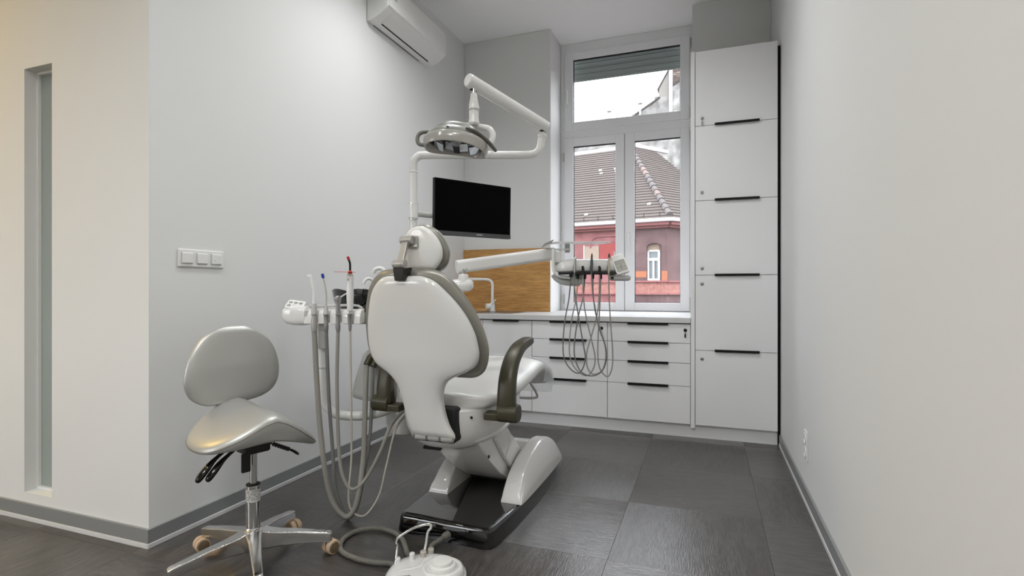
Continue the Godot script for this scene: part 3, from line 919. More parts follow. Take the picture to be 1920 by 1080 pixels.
func furniture() -> void:
	# base cabinets
	var c := thing("base_cabinet", "white sink cabinet in the corner under the faucet, plain door with black edge pull", "cabinet", V3(-1.83, 0.1, -4.54))
	carcass(XL + 0.004, -1.369, 0.104, 0.862, c)
	var d := front("door", -1.812, -1.369, 0.104, 0.858, c)
	handle(-1.714, -1.483, 0.856, d)
	d = front("door", XL + 0.006, -1.812, 0.104, 0.858, c)
	handle(-2.16, -1.93, 0.856, d)
	for k in [[-1.368, -0.742, "white four-drawer cabinet below the left casement, next to the sink cabinet", -1.214, -0.908, -0.787], [-0.741, -0.118, "white four-drawer cabinet below the right casement, beside the tall cabinet", -0.583, -0.278, -0.155]]:
		c = thing("drawer_cabinet", k[2], "cabinet", V3((k[0] + k[1]) / 2, 0.1, -4.54), "drawer cabinets under the window")
		carcass(k[0], k[1], 0.104, 0.862, c)
		var ys := [0.104, 0.388, 0.5615, 0.712, 0.858]
		for i in 4:
			d = front("drawer", k[0], k[1], ys[i], ys[i + 1], c)
			handle(k[3], k[4], ys[i + 1] - 0.001 if i < 3 else 0.856, d)
			if i == 3:
				lock(k[5], 0.812, M.black_metal, d, true, M.black_metal)
	# tall cabinet of five flaps
	c = thing("tall_cabinet", "tall white cabinet column with five stacked doors, right of the window", "cabinet", V3(0.19, 0.1, -4.54))
	carcass(-0.085, 0.474, 0.104, 2.897, c)
	part("side_panel", Sh.new().box(V3(-0.1165, 0.08, ZB), V3(-0.0868, 2.9, ZD + 0.004), 0.0015), M.lacquer, c)
	part("gap_shade_strip", Sh.new().box(V3(0.4745, 0.0, ZD - 0.06), V3(XR - 0.0005, 2.87, ZD - 0.03), 0.0), M.black_gap, c)  # black strip in place of the shade in the gap beside the wall
	var ys := [0.104, 0.665, 1.2255, 1.781, 2.339, 2.897]
	for i in 5:
		d = front("door", -0.0855, 0.474, ys[i], ys[i + 1], c)
		if i < 4:
			handle(0.052, 0.354, ys[i + 1] + 0.002, d)
		lock(-0.036, [0.601, 1.162, 1.277, 1.842, 2.395][i], M.brushed_steel, d, i == 4, M.brushed_steel)
	# plinth under them all
	solid("trim_1", Sh.new().box(V3(XL + 0.004, 0.0, -4.30), V3(0.478, 0.1, -4.27), 0.001), M.lacquer)
	# worktop running into the window niche
	var w := thing("worktop", "white worktop over the cabinets, running back into the window niche as its sill", "worktop", V3(-1.2, 0.866, -4.5))
	var poly := PackedVector2Array([V(XL + 0.001, 4.212), V(-0.1185, 4.212), V(-0.1215, 5.21), V(-1.3855, 5.21), V(-1.3855, 4.859), V(XL + 0.001, 4.859)])
	part("slab", Sh.new().prism(poly, 0.866, 0.906, 0.0015, Transform3D(Basis(V3(1, 0, 0), V3(0, 0, -1), V3(0, 1, 0)), Vector3.ZERO)), M.worktop_white, w)
	# inset sink
	var k := thing("sink", "small stainless steel inset sink in the corner of the worktop", "sink", V3(-1.8, 0.906, -4.55))
	var s := Sh.new()
	var cc := V3(-1.80, 0.9065, -4.53)
	var rr := []
	for q in [[0.225, 0.19, 0.0, 0.04], [0.225, 0.19, 0.004, 0.04], [0.205, 0.17, 0.0045, 0.04], [0.195, 0.16, -0.001, 0.045], [0.19, 0.155, -0.02, 0.05], [0.03, 0.03, -0.025, 0.028]]:
		var ring := PackedVector3Array()
		for v in Sh.rrect(q[0] * 2, q[1] * 2, q[3]):
			ring.append(cc + V3(v.x, maxf(q[2], -0.0005), v.y) if q[2] > -0.002 else cc + V3(v.x, 0.0002, v.y))
		rr.append(ring)
	s.loft(rr, true, true)
	part("rim", s, M.brushed_steel, k)
	s = Sh.new()
	s.lathe([V(0.0, 0.907), V(0.028, 0.907), V(0.028, 0.9085), V(0.016, 0.909), V(0.014, 0.9075)], 18, Transform3D(Basis(), V3(-1.8, 0.0005, -4.53)))
	part("drain", s, M.chrome, k)
	# faucet: angular white swan neck with a side lever
	var f := thing("faucet", "white mixer tap with squared swan neck and side lever, before the oak panel", "faucet", V3(-1.925, 0.906, -4.73))
	s = Sh.new()
	s.lathe([V(0.030, 0.907), V(0.030, 0.912), V(0.026, 0.915), V(0.026, 0.985), V(0.022, 0.99)], 20, Transform3D(Basis(), V3(-1.925, 0, -4.73)))
	part("body", s, M.satin_white, f)
	part("spout", Sh.new().tube(Sh.spl([V3(-1.925, 0.985, -4.73), V3(-1.925, 1.10, -4.73), V3(-1.925, 1.165, -4.73), V3(-1.94, 1.198, -4.722), V3(-1.975, 1.212, -4.705), V3(-2.04, 1.213, -4.675), V3(-2.12, 1.213, -4.635), V3(-2.135, 1.205, -4.628), V3(-2.14, 1.185, -4.625)], 5), 0.0135, 12), M.satin_white, f)
	part("cartridge", Sh.new().lathe([V(0.004, 0), V(0.026, 0.001), V(0.028, 0.004), V(0.028, 0.04), V(0.026, 0.045), V(0.004, 0.046)], 18, Transform3D(Basis(V3(0, 1, 0), V3(-0.72, 0, 0.69), V3(0.69, 0, 0.72)), V3(-1.94, 0.955, -4.72))), M.satin_white, f)
	part("lever", Sh.new().tube(PackedVector3Array([V3(-1.925, 0.97, -4.705), V3(-1.88, 1.02, -4.70)]), 0.007, 8), M.satin_white, f)
	# oak panel behind the sink
	var oak := grain(512, 77, 3.2, 46.0, [Color(0.60, 0.42, 0.20), Color(0.86, 0.67, 0.42)], 0.8)
	var om := mat("oak", Color(1, 1, 1), 0.42, 0.0, {"albedo_texture": oak[0], "normal_enabled": true, "normal_texture": oak[1], "normal_scale": 0.2})
	var o := thing("splashback", "oak-veneer splashback panel with horizontal grain, fixed to the wall over the sink", "panel", V3(-1.83, 0.906, ZB + 0.012))
	part("board", Sh.new().box(V3(XL + 0.002, 0.9065, ZB + 0.001), V3(-1.388, 1.508, ZB + 0.018), 0.001), mat("oak_edge", Color(0.62, 0.44, 0.22), 0.5), o)
	sheet("veneer", V3(XL + 0.003, 0.9075, ZB + 0.0184), V3(0.893, 0, 0), V3(0, 0.5995, 0), om, o)

func fittings() -> void:
	# air conditioner high on the left wall
	var a := thing("air_conditioner", "white wall-mounted split air conditioner high on the left wall", "air conditioner", V3(XL, 3.03, -3.67))
	var side := Transform3D(Basis(V3(1, 0, 0), V3(0, 1, 0), V3(0, 0, 1)), V3(XL, 0, 0))
	var prof := PackedVector2Array([V(0.001, 3.036), V(0.03, 3.034), V(0.07, 3.046), V(0.115, 3.07), V(0.15, 3.094), V(0.172, 3.114), V(0.178, 3.13), V(0.180, 3.20), V(0.178, 3.27), V(0.168, 3.305), V(0.14, 3.325), V(0.001, 3.33)])
	part("body", Sh.new().prism(prof, -4.11, -3.226, 0.008, side), M.satin_white, a, "", 28.0)
	var fr := PackedVector2Array([V(0.170, 3.112), V(0.184, 3.118), V(0.187, 3.135), V(0.189, 3.20), V(0.186, 3.272), V(0.174, 3.308), V(0.160, 3.316)])
	part("front_panel", Sh.new().prism(fr, -4.10, -3.236, 0.004, side), M.satin_white, a, "", 28.0)
	var fl := PackedVector2Array([V(0.072, 3.044), V(0.118, 3.068), V(0.153, 3.092), V(0.168, 3.106), V(0.164, 3.110), V(0.115, 3.075), V(0.070, 3.05)])
	part("louvre", Sh.new().prism(fl, -4.03, -3.30, 0.002, side), M.satin_white, a)
	part("air_slot", Sh.new().box(V3(XL + 0.064, 3.039, -4.0), V3(XL + 0.070, 3.046, -3.32), 0.0), M.black_gap, a)
	part("bottom_seam", Sh.new().box(V3(XL + 0.008, 3.0325, -3.95), V3(XL + 0.012, 3.04, -3.30), 0.0), M.black_rubber, a)
	part("maker_mark", Sh.new().box(V3(XL + 0.1885, 3.185, -3.33), V3(XL + 0.1900, 3.193, -3.255), 0.0), M.grey_plastic, a)
	# triple switch
	var sw := thing("light_switch", "white triple rocker switch plate on the left wall above the saddle stool", "switch", V3(XL, 1.27, -1.90))
	part("plate", Sh.new().box(V3(XL, 1.2285, -2.022), V3(XL + 0.009, 1.311, -1.778), 0.003), M.satin_white, sw)
	for i in 3:
		var z := -1.82 - 0.0785 * i
		part("rocker_frame", Sh.new().box(V3(XL + 0.006, 1.243, z - 0.029), V3(XL + 0.011, 1.297, z + 0.029), 0.001), M.pale_grey, sw)
		var rk := part("rocker", Sh.new().box(V3(XL + 0.008, 1.245, z - 0.027), V3(XL + 0.017, 1.295, z + 0.027), 0.003), M.satin_white, sw)
		if i == 2:
			for k in 2:
				part("arrow", Sh.new().prism(PackedVector2Array([V(-0.004, 0), V(0.004, 0), V(0, 0.006 if k == 0 else -0.006)]), 0, 0.0008, 0.0, Transform3D(Basis(V3(0, 0, -1), V3(0, 1, 0), V3(1, 0, 0)), V3(XL + 0.0168, 1.274 + (-0.008 if k else 0.0), z + (-0.012 if k == 0 else 0.012)))), M.pale_grey, rk)
	# double socket low on the right wall
	var so := thing("wall_socket", "white double socket low on the right wall, near the skirting", "socket", V3(XR, 0.30, -3.19))
	part("plate", Sh.new().box(V3(XR - 0.008, 0.222, -3.226), V3(XR, 0.378, -3.146), 0.003), M.satin_white, so)
	for i in 2:
		var y := 0.264 + 0.072 * i
		var tx := Transform3D(Basis(V3(0, 0, 1), V3(-1, 0, 0), V3(0, 1, 0)), V3(XR - 0.008, y, -3.186))
		var ou := part("outlet", Sh.new().lathe([V(0.029, 0.0), V(0.029, 0.003), V(0.024, 0.004), V(0.021, 0.001), V(0.002, 0.0008)], 24, tx), M.satin_white, so)
		for k in [-1, 1]:
			part("pin_hole", Sh.new().lathe([V(0.0005, 0.0006), V(0.003, 0.0006), V(0.003, 0.0012), V(0.0005, 0.0012)], 10, tx.translated(V3(0, 0, 0.0095 * k))), M.black_gap, ou)

# ---------------------------------------------------------------- dental chair
func shoe(mx: float, sgn: float) -> Sh:    # one arched white fairing of the base: sgn +1 has its outer side towards +x
	var prof := [[-2.432, 0.088], [-2.436, 0.105], [-2.455, 0.135], [-2.50, 0.180], [-2.58, 0.225], [-2.70, 0.262], [-2.83, 0.280], [-2.95, 0.276], [-3.05, 0.245], [-3.13, 0.195], [-3.185, 0.135], [-3.20, 0.09]]
	var rings := []
	var smooth := Sh.spl(prof.map(func(q): return Vector3(0, q[1], q[0])), 4)
	for q in smooth:
		var hh := maxf(q.y, 0.0865)
		var lean: float = clampf((hh - 0.085) / 0.2, 0.0, 1.0)
		var inner := mx - sgn * 0.05
		var o_low := mx + sgn * (0.056 + 0.010 * lean)
		var o_top := mx + sgn * (0.052 - 0.022 * lean)
		var r := minf(0.016, (hh - 0.085) * 0.4)
		var ring := PackedVector3Array([V3(inner, 0.085, q.z), V3(inner, hh - r, q.z), V3(inner + sgn * r * 0.3, hh - r * 0.3, q.z), V3(inner + sgn * r, hh, q.z), V3(o_top - sgn * r, hh, q.z), V3(o_top - sgn * r * 0.3, hh - r * 0.35, q.z), V3(o_top, hh - r, q.z), V3(lerpf(o_top, o_low, 0.45), lerpf(hh, 0.085, 0.34), q.z), V3(lerpf(o_top, o_low, 0.85), lerpf(hh, 0.085, 0.6), q.z), V3(o_low, lerpf(hh, 0.085, 0.75), q.z), V3(o_low, 0.085, q.z)])
		rings.append(ring)
	return Sh.new().loft(rings)

func chair() -> void:
	var t := thing("dental_chair", "white and grey dental chair with black floor plate, seen from behind its backrest", "dental chair", V3(-1.1, 0, -2.6))
	var cx := -1.12
	# black floor plate
	var pts := [V(-1.36, 2.19), V(-1.352, 2.165), V(-1.325, 2.148), V(-1.09, 2.132), V(-0.905, 2.124), V(-0.878, 2.135), V(-0.865, 2.165), V(-0.845, 2.35), V(-0.832, 2.7), V(-0.835, 3.05), V(-0.86, 3.22), V(-0.93, 3.30), V(-1.09, 3.33), V(-1.25, 3.30), V(-1.32, 3.22), V(-1.345, 3.05), V(-1.365, 2.7), V(-1.366, 2.4)]
	var poly := PackedVector2Array(pts)
	var up := Transform3D(Basis(V3(1, 0, 0), V3(0, 0, -1), V3(0, 1, 0)), Vector3.ZERO)
	var rings := []
	for q in [[0.0, 0.001], [0.0, 0.012], [0.008, 0.066], [0.014, 0.078], [0.022, 0.084], [0.034, 0.086]]:
		rings.append(Sh.lift(Sh.inset(poly, q[0]) if Geometry2D.is_polygon_clockwise(poly) == false else Sh.inset(poly, -q[0]), q[1], up))
	part("floor_plate", Sh.new().loft(rings), M.gloss_black, t, "glossy black floor plate", 30.0)
	part("base_fairing", shoe(-0.895, 1.0), M.gloss_white, t, "", 32.0)
	part("base_fairing", shoe(-1.285, -1.0), M.gloss_white, t, "", 32.0)
	rings = []
	for q in [[-2.84, 0.05, 0.02], [-2.86, 0.11, 0.03], [-2.95, 0.145, 0.05], [-3.05, 0.14, 0.06], [-3.15, 0.10, 0.06], [-3.205, 0.05, 0.04], [-3.21, 0.01, 0.01]]:
		var ring := PackedVector3Array()
		for v in Sh.rrect(0.40, q[1], q[2]):
			ring.append(V3(-1.09 + v.x, 0.086 + q[1] / 2 + v.y, q[0]))
		rings.append(ring)
	part("rear_cover", Sh.new().loft(rings), M.gloss_white, t)
	# lifting arm
	var zy := Transform3D(Basis(V3(0, 0, -1), V3(0, 1, 0), V3(1, 0, 0)), Vector3.ZERO)
	var arm := PackedVector2Array([V(2.20, 0.44), V(2.25, 0.39), V(2.36, 0.30), V(2.48, 0.21), V(2.60, 0.14), V(2.70, 0.089), V(2.99, 0.089), V(3.0, 0.13), V(2.78, 0.26), V(2.52, 0.47), V(2.40, 0.50)])
	part("lift_arm", Sh.new().prism(arm, -1.222, -0.968, 0.012, zy), M.gloss_white, t)
	for k in [[V(2.395, 0.475), V(2.475, 0.47), V(2.60, 0.372), V(2.50, 0.285), V(2.385, 0.40)], [V(2.607, 0.367), V(2.77, 0.24), V(2.81, 0.20), V(2.63, 0.17), V(2.507, 0.28)]]:
		part("arm_panel", Sh.new().prism(PackedVector2Array(k), -0.968, -0.948, 0.006, zy), M.gloss_white, t)
	part("arm_bolt", Sh.new().lathe([V(0.002, 0), V(0.008, 0.001), V(0.008, 0.004), V(0.002, 0.005)], 12, Transform3D(Basis(V3(0, 1, 0), V3(1, 0, 0), V3(0, 0, -1)), V3(-0.968, 0.335, -2.33))), M.black_rubber, t)
	# hull under the seat
	rings = []
	for q in [[0.385, 0.03, 0.08, -2.42], [0.392, 0.10, 0.20, -2.42], [0.41, 0.155, 0.275, -2.41], [0.435, 0.19, 0.32, -2.405], [0.47, 0.215, 0.35, -2.40], [0.51, 0.232, 0.362, -2.40], [0.56, 0.244, 0.366, -2.40], [0.60, 0.246, 0.366, -2.40], [0.61, 0.22, 0.35, -2.40]]:
		rings.append(Sh.sring(V3(cx, q[0], q[3]), V3(q[1], 0, 0), V3(0, 0, q[2]), 2.3, 40))
	var hull := part("seat_hull", Sh.new().loft(rings), M.gloss_white, t)
	part("stem_slot", Sh.new().rbox(V3(-1.098, 0.545, -2.065), V3(0.205, 0.15, 0.06), 0.006, 0.02), M.black_rubber, hull)
	part("vent", Sh.new().rbox(V3(-1.14, 0.425, -2.102), V3(0.09, 0.012, 0.02), 0.003, 0.005, Basis(V3(1, 0, 0), 0.4)), M.black_rubber, hull)
	part("stop_button", Sh.new().lathe([V(0.001, 0.0), V(0.012, 0.001), V(0.012, 0.004), V(0.001, 0.006)], 16, Transform3D(Basis(V3(0.7, 0, 0.7), V3(-0.55, -0.2, 0.8), V3(0, 1, 0)).orthonormalized(), V3(-1.262, 0.503, -2.118))), M.red, hull)
	part("warning_tag", Sh.new().rbox(V3(-1.265, 0.532, -2.113), V3(0.014, 0.012, 0.004), 0.001, -1.0, Basis(Vector3.UP, -0.6)), mat("orange", Color(0.85, 0.42, 0.1), 0.5), hull)
	part("screw", Sh.new().lathe([V(0.001, 0.0), V(0.006, 0.0005), V(0.006, 0.003), V(0.001, 0.004)], 12, Transform3D(Basis(V3(1, 0, 0), V3(0, 0, 1), V3(0, -1, 0)), V3(-0.953, 0.572, -2.105))), M.black_rubber, hull)
	# seat and leg pad in one sweep
	rings = []
	var cush := [[-2.085, 0.03, 0.635, 0.02], [-2.09, 0.10, 0.635, 0.035], [-2.11, 0.17, 0.634, 0.045], [-2.15, 0.222, 0.632, 0.050], [-2.22, 0.252, 0.631, 0.053], [-2.32, 0.266, 0.632, 0.055], [-2.45, 0.268, 0.640, 0.056], [-2.6, 0.264, 0.655, 0.056], [-2.75, 0.258, 0.672, 0.056], [-2.849, 0.252, 0.682, 0.055], [-2.94, 0.246, 0.679, 0.052], [-3.016, 0.242, 0.660, 0.048], [-3.092, 0.238, 0.628, 0.044], [-3.168, 0.228, 0.588, 0.038], [-3.221, 0.20, 0.556, 0.030], [-3.244, 0.13, 0.543, 0.02], [-3.248, 0.05, 0.541, 0.012]]
	for q in Sh.spl(cush.map(func(c): return Vector3(c[1], c[2], c[0])), 4):
		var hh := 0.0
		for i in cush.size() - 1:
			if q.z <= cush[i][0] and q.z >= cush[i + 1][0]:
				hh = lerpf(cush[i][3], cush[i + 1][3], (cush[i][0] - q.z) / maxf(1e-6, cush[i][0] - cush[i + 1][0]))
		rings.append(Sh.sring(V3(cx, q.y, q.z), V3(q.x, 0, 0), V3(0, maxf(hh, 0.012), 0), 2.6, 40))
	var seat := part("seat_cushion", Sh.new().loft(rings), M.seat_vinyl, t)
	var wire := Sh.spl([V3(-0.99, 0.60, -2.97), V3(-0.955, 0.545, -2.986), V3(-0.93, 0.505, -2.978), V3(-0.935, 0.495, -2.955), V3(-0.99, 0.50, -2.902), V3(-1.05, 0.52, -2.849), V3(-1.06, 0.61, -2.834)], 4)
	part("footrest_wire", Sh.new().tube(wire, 0.007, 8), M.zinc, seat)
	# backrest: pad with its rolled edge, and the white shell with the stem that carries it
	var zr := func(y: float) -> float: return -2.072 + 0.15 * (y - 0.48)
	var zs := func(y: float) -> float: return -2.032 + 0.15 * (y - 0.48) if y > 0.62 else -2.011 - 0.012 * (0.62 - y) / 0.12
	var pad := part("backrest_pad", Sh.new().slab([V(-1.245, 1.213), V(-1.30, 1.206), V(-1.343, 1.179), V(-1.380, 1.132), V(-1.401, 1.069), V(-1.413, 1.014), V(-1.416, 0.957), V(-1.416, 0.901), V(-1.409, 0.851), V(-1.389, 0.809), V(-1.352, 0.772), V(-1.302, 0.755)],
		[V(-1.145, 1.214), V(-1.086, 1.211), V(-1.029, 1.197), V(-0.974, 1.157), V(-0.922, 1.093), V(-0.884, 1.035), V(-0.853, 0.965), V(-0.836, 0.901), V(-0.836, 0.855), V(-0.845, 0.815), V(-0.865, 0.781), V(-0.902, 0.759), V(-0.945, 0.754)], zr, 0.030, 0.055, 2.2, 0.03, 48), M.vinyl_rim, t, "grey padded backrest edge")
	var shell := part("backrest_shell", Sh.new().slab([V(-1.20, 1.18), V(-1.265, 1.178), V(-1.302, 1.158), V(-1.338, 1.112), V(-1.359, 1.044), V(-1.372, 0.975), V(-1.375, 0.906), V(-1.369, 0.850), V(-1.349, 0.809), V(-1.310, 0.782), V(-1.272, 0.752), V(-1.243, 0.712), V(-1.226, 0.641), V(-1.215, 0.577), V(-1.198, 0.520), V(-1.190, 0.497)],
		[V(-1.13, 1.18), V(-1.089, 1.177), V(-1.039, 1.157), V(-0.986, 1.112), V(-0.934, 1.056), V(-0.896, 0.999), V(-0.872, 0.942), V(-0.862, 0.891), V(-0.860, 0.859), V(-0.870, 0.825), V(-0.893, 0.800), V(-0.935, 0.780), V(-0.989, 0.756), V(-1.023, 0.723), V(-1.037, 0.673), V(-1.033, 0.620), V(-1.017, 0.558), V(-0.994, 0.515), V(-0.992, 0.497)], zs, 0.022, 0.02, 3.2, 0.03, 64, 0.022), mat("shell_white", Color(0.835, 0.833, 0.825), 0.14, 0.0, {"clearcoat_enabled": true, "clearcoat": 0.5, "clearcoat_roughness": 0.06}), t)
	for i in 3:
		part("foot_scallop", Sh.new().lathe([V(0.006, -0.03), V(0.014, -0.026), V(0.016, 0.0), V(0.014, 0.026), V(0.006, 0.03)], 12, Transform3D(Basis(V3(0, 1, 0), V3(1, 0, 0), V3(0, 0, -1)), V3(-1.150 + 0.062 * i, 0.494, -2.02))), M.grey_plastic, shell)
	# headrest: round pad, white back plate and the double-jointed bracket
	var zh := func(y: float) -> float: return -2.03 + 0.12 * (y - 1.2)
	part("headrest_pad", Sh.new().slab([V(-1.143, 1.400), V(-1.175, 1.393), V(-1.205, 1.367), V(-1.224, 1.327), V(-1.232, 1.281), V(-1.230, 1.247), V(-1.215, 1.212), V(-1.19, 1.195)], [V(-1.12, 1.399), V(-1.100, 1.393), V(-1.064, 1.370), V(-1.038, 1.339), V(-1.021, 1.299), V(-1.018, 1.277), V(-1.026, 1.240), V(-1.052, 1.208), V(-1.08, 1.195)], zh, 0.024, 0.05, 2.3, 0.025, 32), M.vinyl_rim, t)
	var zp := func(y: float) -> float: return -1.998 + 0.12 * (y - 1.2)
	part("headrest_shell", Sh.new().slab([V(-1.14, 1.391), V(-1.180, 1.374), V(-1.206, 1.340), V(-1.220, 1.300), V(-1.224, 1.265), V(-1.219, 1.232), V(-1.20, 1.205)], [V(-1.118, 1.390), V(-1.084, 1.371), V(-1.054, 1.339), V(-1.036, 1.303), V(-1.033, 1.275), V(-1.040, 1.246), V(-1.066, 1.214), V(-1.08, 1.205)], zp, 0.018, 0.018, 2.8, 0.02, 32, 0.008), M.gloss_white, t)
	var xax := Basis(V3(0, 1, 0), V3(1, 0, 0), V3(0, 0, -1))
	var kn := [V(0.002, -0.028), V(0.016, -0.028), V(0.0185, -0.026), V(0.0185, -0.018), V(0.0175, -0.0175), V(0.0175, -0.0165), V(0.0185, -0.016), V(0.0185, 0.016), V(0.0175, 0.0165), V(0.0175, 0.0175), V(0.0185, 0.018), V(0.0185, 0.026), V(0.016, 0.028), V(0.002, 0.028)]
	var d := (V3(-1.180, 1.228, -1.895) - V3(-1.174, 1.330, -1.938))
	var br := part("headrest_bracket", Sh.new().rbox(V3(-1.177, 1.279, -1.917), V3(0.030, d.length() * 0.86, 0.016), 0.003, 0.004, Basis(V3(1, 0, 0), -d.normalized(), V3(1, 0, 0).cross(-d.normalized())).orthonormalized()), M.zinc, t, "grey double-jointed headrest bracket")
	part("knuckle", Sh.new().lathe(kn, 24, Transform3D(xax, V3(-1.172, 1.330, -1.940))), M.zinc, br)
	part("knuckle_plate", Sh.new().rbox(V3(-1.160, 1.322, -1.965), V3(0.062, 0.05, 0.03), 0.004, 0.006), M.zinc, br)
	part("knuckle", Sh.new().lathe(kn, 24, Transform3D(xax, V3(-1.180, 1.228, -1.895))), M.zinc, br)
	part("mount_cover", Sh.new().prism(PackedVector2Array([V(-0.026, 0.004), V(0.026, 0.004), V(0.022, -0.046), V(-0.020, -0.046)]), -0.055, 0.014, 0.004, Transform3D(Basis(V3(1, 0, 0), V3(0, 1, 0.1).normalized(), V3(0, -0.1, 1).normalized()), V3(-1.178, 1.206, -1.893))), mat("bracket_dark", Color(0.20, 0.19, 0.18), 0.4, 0.5), br)
	# armrests
	for s in [-1.0, 1.0]:
		var ax: float = cx + s * 0.305
		var path := Sh.spl([V3(ax, 0.595, -2.165), V3(ax, 0.68, -2.168), V3(ax, 0.755, -2.19), V3(ax, 0.815, -2.24), V3(ax, 0.855, -2.32), V3(ax, 0.872, -2.42), V3(ax, 0.876, -2.46)], 6)
		var rr := []
		for i in path.size():
			var dd := (path[mini(i + 1, path.size() - 1)] - path[maxi(i - 1, 0)]).normalized()
			var nn := dd.cross(V3(1, 0, 0))
			var f := float(i) / (path.size() - 1)
			var wd := lerpf(0.042, 0.03, f) * (0.55 if i == path.size() - 1 else 1.0)
			var th := lerpf(0.032, 0.018, f) * (0.5 if i == path.size() - 1 else 1.0)
			rr.append(Sh.sring(path[i], V3(wd, 0, 0), nn * th, 3.2, 28))
		var ar := part("armrest", Sh.new().loft(rr), M.olive, t, "", 50.0)
		part("hub", Sh.new().prism(Sh.rrect(0.085, 0.075, 0.030), -0.044, 0.044, 0.006, Transform3D(Basis(V3(0, 0, -1), V3(0, 1, 0), V3(1, 0, 0)), V3(ax + s * 0.012, 0.590, -2.165))), M.olive, ar)
		part("bracket", Sh.new().box(V3(minf(ax - s * 0.02, cx + s * 0.21), 0.558, -2.20), V3(maxf(ax - s * 0.02, cx + s * 0.21), 0.59, -2.13), 0.006), M.olive, ar)
	# clear sheet over the foot end
	var c := thing("foot_cover", "clear plastic protective sheet draped over the foot end of the dental chair", "cover", V3(cx, 0.5, -3.2), "")
	rings = []
	for q in [[-2.94, 0.679, 0.055, 0.251], [-3.016, 0.662, 0.052, 0.249], [-3.092, 0.630, 0.048, 0.246], [-3.168, 0.590, 0.042, 0.238], [-3.229, 0.555, 0.036, 0.215], [-3.267, 0.538, 0.024, 0.15]]:
		var ring := PackedVector3Array()
		for i in 23:
			var a := PI * (-0.12 + 1.24 * i / 22.0)
			var x := cos(a)
			var y := sin(a)
			var drop: float = -0.05 * maxf(0.0, -y) * 3.0
			ring.append(V3(cx + q[3] * signf(x) * pow(absf(x), 0.7), q[1] + (q[2] + 0.004) * signf(y) * pow(absf(y), 0.7) + drop, q[0]))
		rings.append(ring)
	part("sheet", Sh.new().loft(rings, false, true, PackedInt32Array(), false), M.clear_sheet, c)
	part("hem", Sh.new().tube(rings[0], 0.0016, 6), M.clear_sheet, c)

# ---------------------------------------------------------------- the unit beside the chair
func unit() -> void:
	var t := thing("spittoon_unit", "white water unit with dark green glass spittoon bowl, behind the chair's left side", "dental unit", V3(-1.53, 0.36, -2.5))
	var rings := []
	for q in [[0.362, 0.03, 0.06], [0.364, 0.062, 0.13], [0.376, 0.076, 0.150], [0.42, 0.080, 0.155], [0.80, 0.078, 0.150], [0.93, 0.074, 0.145], [0.96, 0.068, 0.135], [0.968, 0.04, 0.10]]:
		var ring := PackedVector3Array()
		for v in Sh.rrect(q[1] * 2, q[2] * 2, minf(0.06, q[1] * 0.9)):
			ring.append(V3(-1.512 + v.x, q[0], -2.535 + v.y))
		rings.append(ring)
	part("column", Sh.new().loft(rings), M.gloss_white, t)
	part("carrier", Sh.new().box(V3(-1.48, 0.42, -2.62), V3(-1.345, 0.54, -2.42), 0.02), M.gloss_white, t)
	# padded pod that gathers the assistant's hoses
	var pod := PackedVector2Array([V(-1.640, 0.80), V(-1.665, 0.725), V(-1.695, 0.645), V(-1.706, 0.60), V(-1.704, 0.578), V(-1.690, 0.565), V(-1.60, 0.556), V(-1.505, 0.556), V(-1.50, 0.58), V(-1.50, 0.80), V(-1.52, 0.825), V(-1.61, 0.825)])
	var pd := part("hose_pod", Sh.new().prism(pod, -2.43, -2.27, 0.028), M.pale_grey, t)
	for k in [[-1.565, 0.765, -2.215], [-1.532, 0.757, -2.22]]:
		part("hose_socket", Sh.new().tube(PackedVector3Array([V3(k[0] + 0.01, k[1] + 0.045, -2.285), V3(k[0] + 0.004, k[1] + 0.02, k[2] - 0.02), V3(k[0], k[1] - 0.012, k[2] + 0.0)]), 0.017, 12), M.olive, pd)
	# bowl
	var bx := Transform3D(Basis(), V3(-1.762, 0, -2.445))
	part("bowl_base", Sh.new().lathe([V(0.01, 0.935), V(0.06, 0.938), V(0.10, 0.952), V(0.122, 0.975), V(0.13, 0.995), V(0.128, 1.0), V(0.01, 1.0)], 36, bx), M.grey_plastic, t)
	part("bowl_bracket", Sh.new().box(V3(-1.68, 0.94, -2.50), V3(-1.53, 0.985, -2.40), 0.01), M.grey_plastic, t)
	rings = []
	for q in [[0.03, 1.0, 0], [0.09, 1.004, 0], [0.125, 1.022, 0], [0.142, 1.06, 0], [0.15, 1.105, 1], [0.153, 1.112, 1], [0.150, 1.115, 1], [0.146, 1.11, 1], [0.138, 1.065, 0], [0.12, 1.03, 0], [0.085, 1.012, 0], [0.02, 1.008, 0]]:
		var ring := PackedVector3Array()
		for i in 40:
			var a := TAU * i / 40
			ring.append(V3(-1.762 + q[0] * cos(a), q[1] + q[2] * 0.012 * cos(3.0 * a + 0.4), -2.445 + q[0] * sin(a)))
		rings.append(ring)
	part("bowl", Sh.new().loft(rings), M.bowl_green, t, "dark green glass bowl")
	part("rinse_spout", Sh.new().tube(Sh.spl([V3(-1.715, 0.99, -2.53), V3(-1.717, 1.10, -2.515), V3(-1.719, 1.155, -2.50), V3(-1.728, 1.178, -2.488), V3(-1.742, 1.181, -2.472), V3(-1.752, 1.168, -2.462), V3(-1.757, 1.152, -2.456)], 4), 0.0085, 10), M.satin_white, t)
	part("cup_filler", Sh.new().tube(Sh.spl([V3(-1.66, 0.97, -2.53), V3(-1.66, 1.15, -2.53), V3(-1.665, 1.215, -2.525), V3(-1.685, 1.238, -2.515), V3(-1.71, 1.232, -2.50), V3(-1.72, 1.21, -2.495)], 4), 0.011, 10), M.satin_white, t)

const YAW := 20.047     # the delivery parts hang square to the chair's doctor side

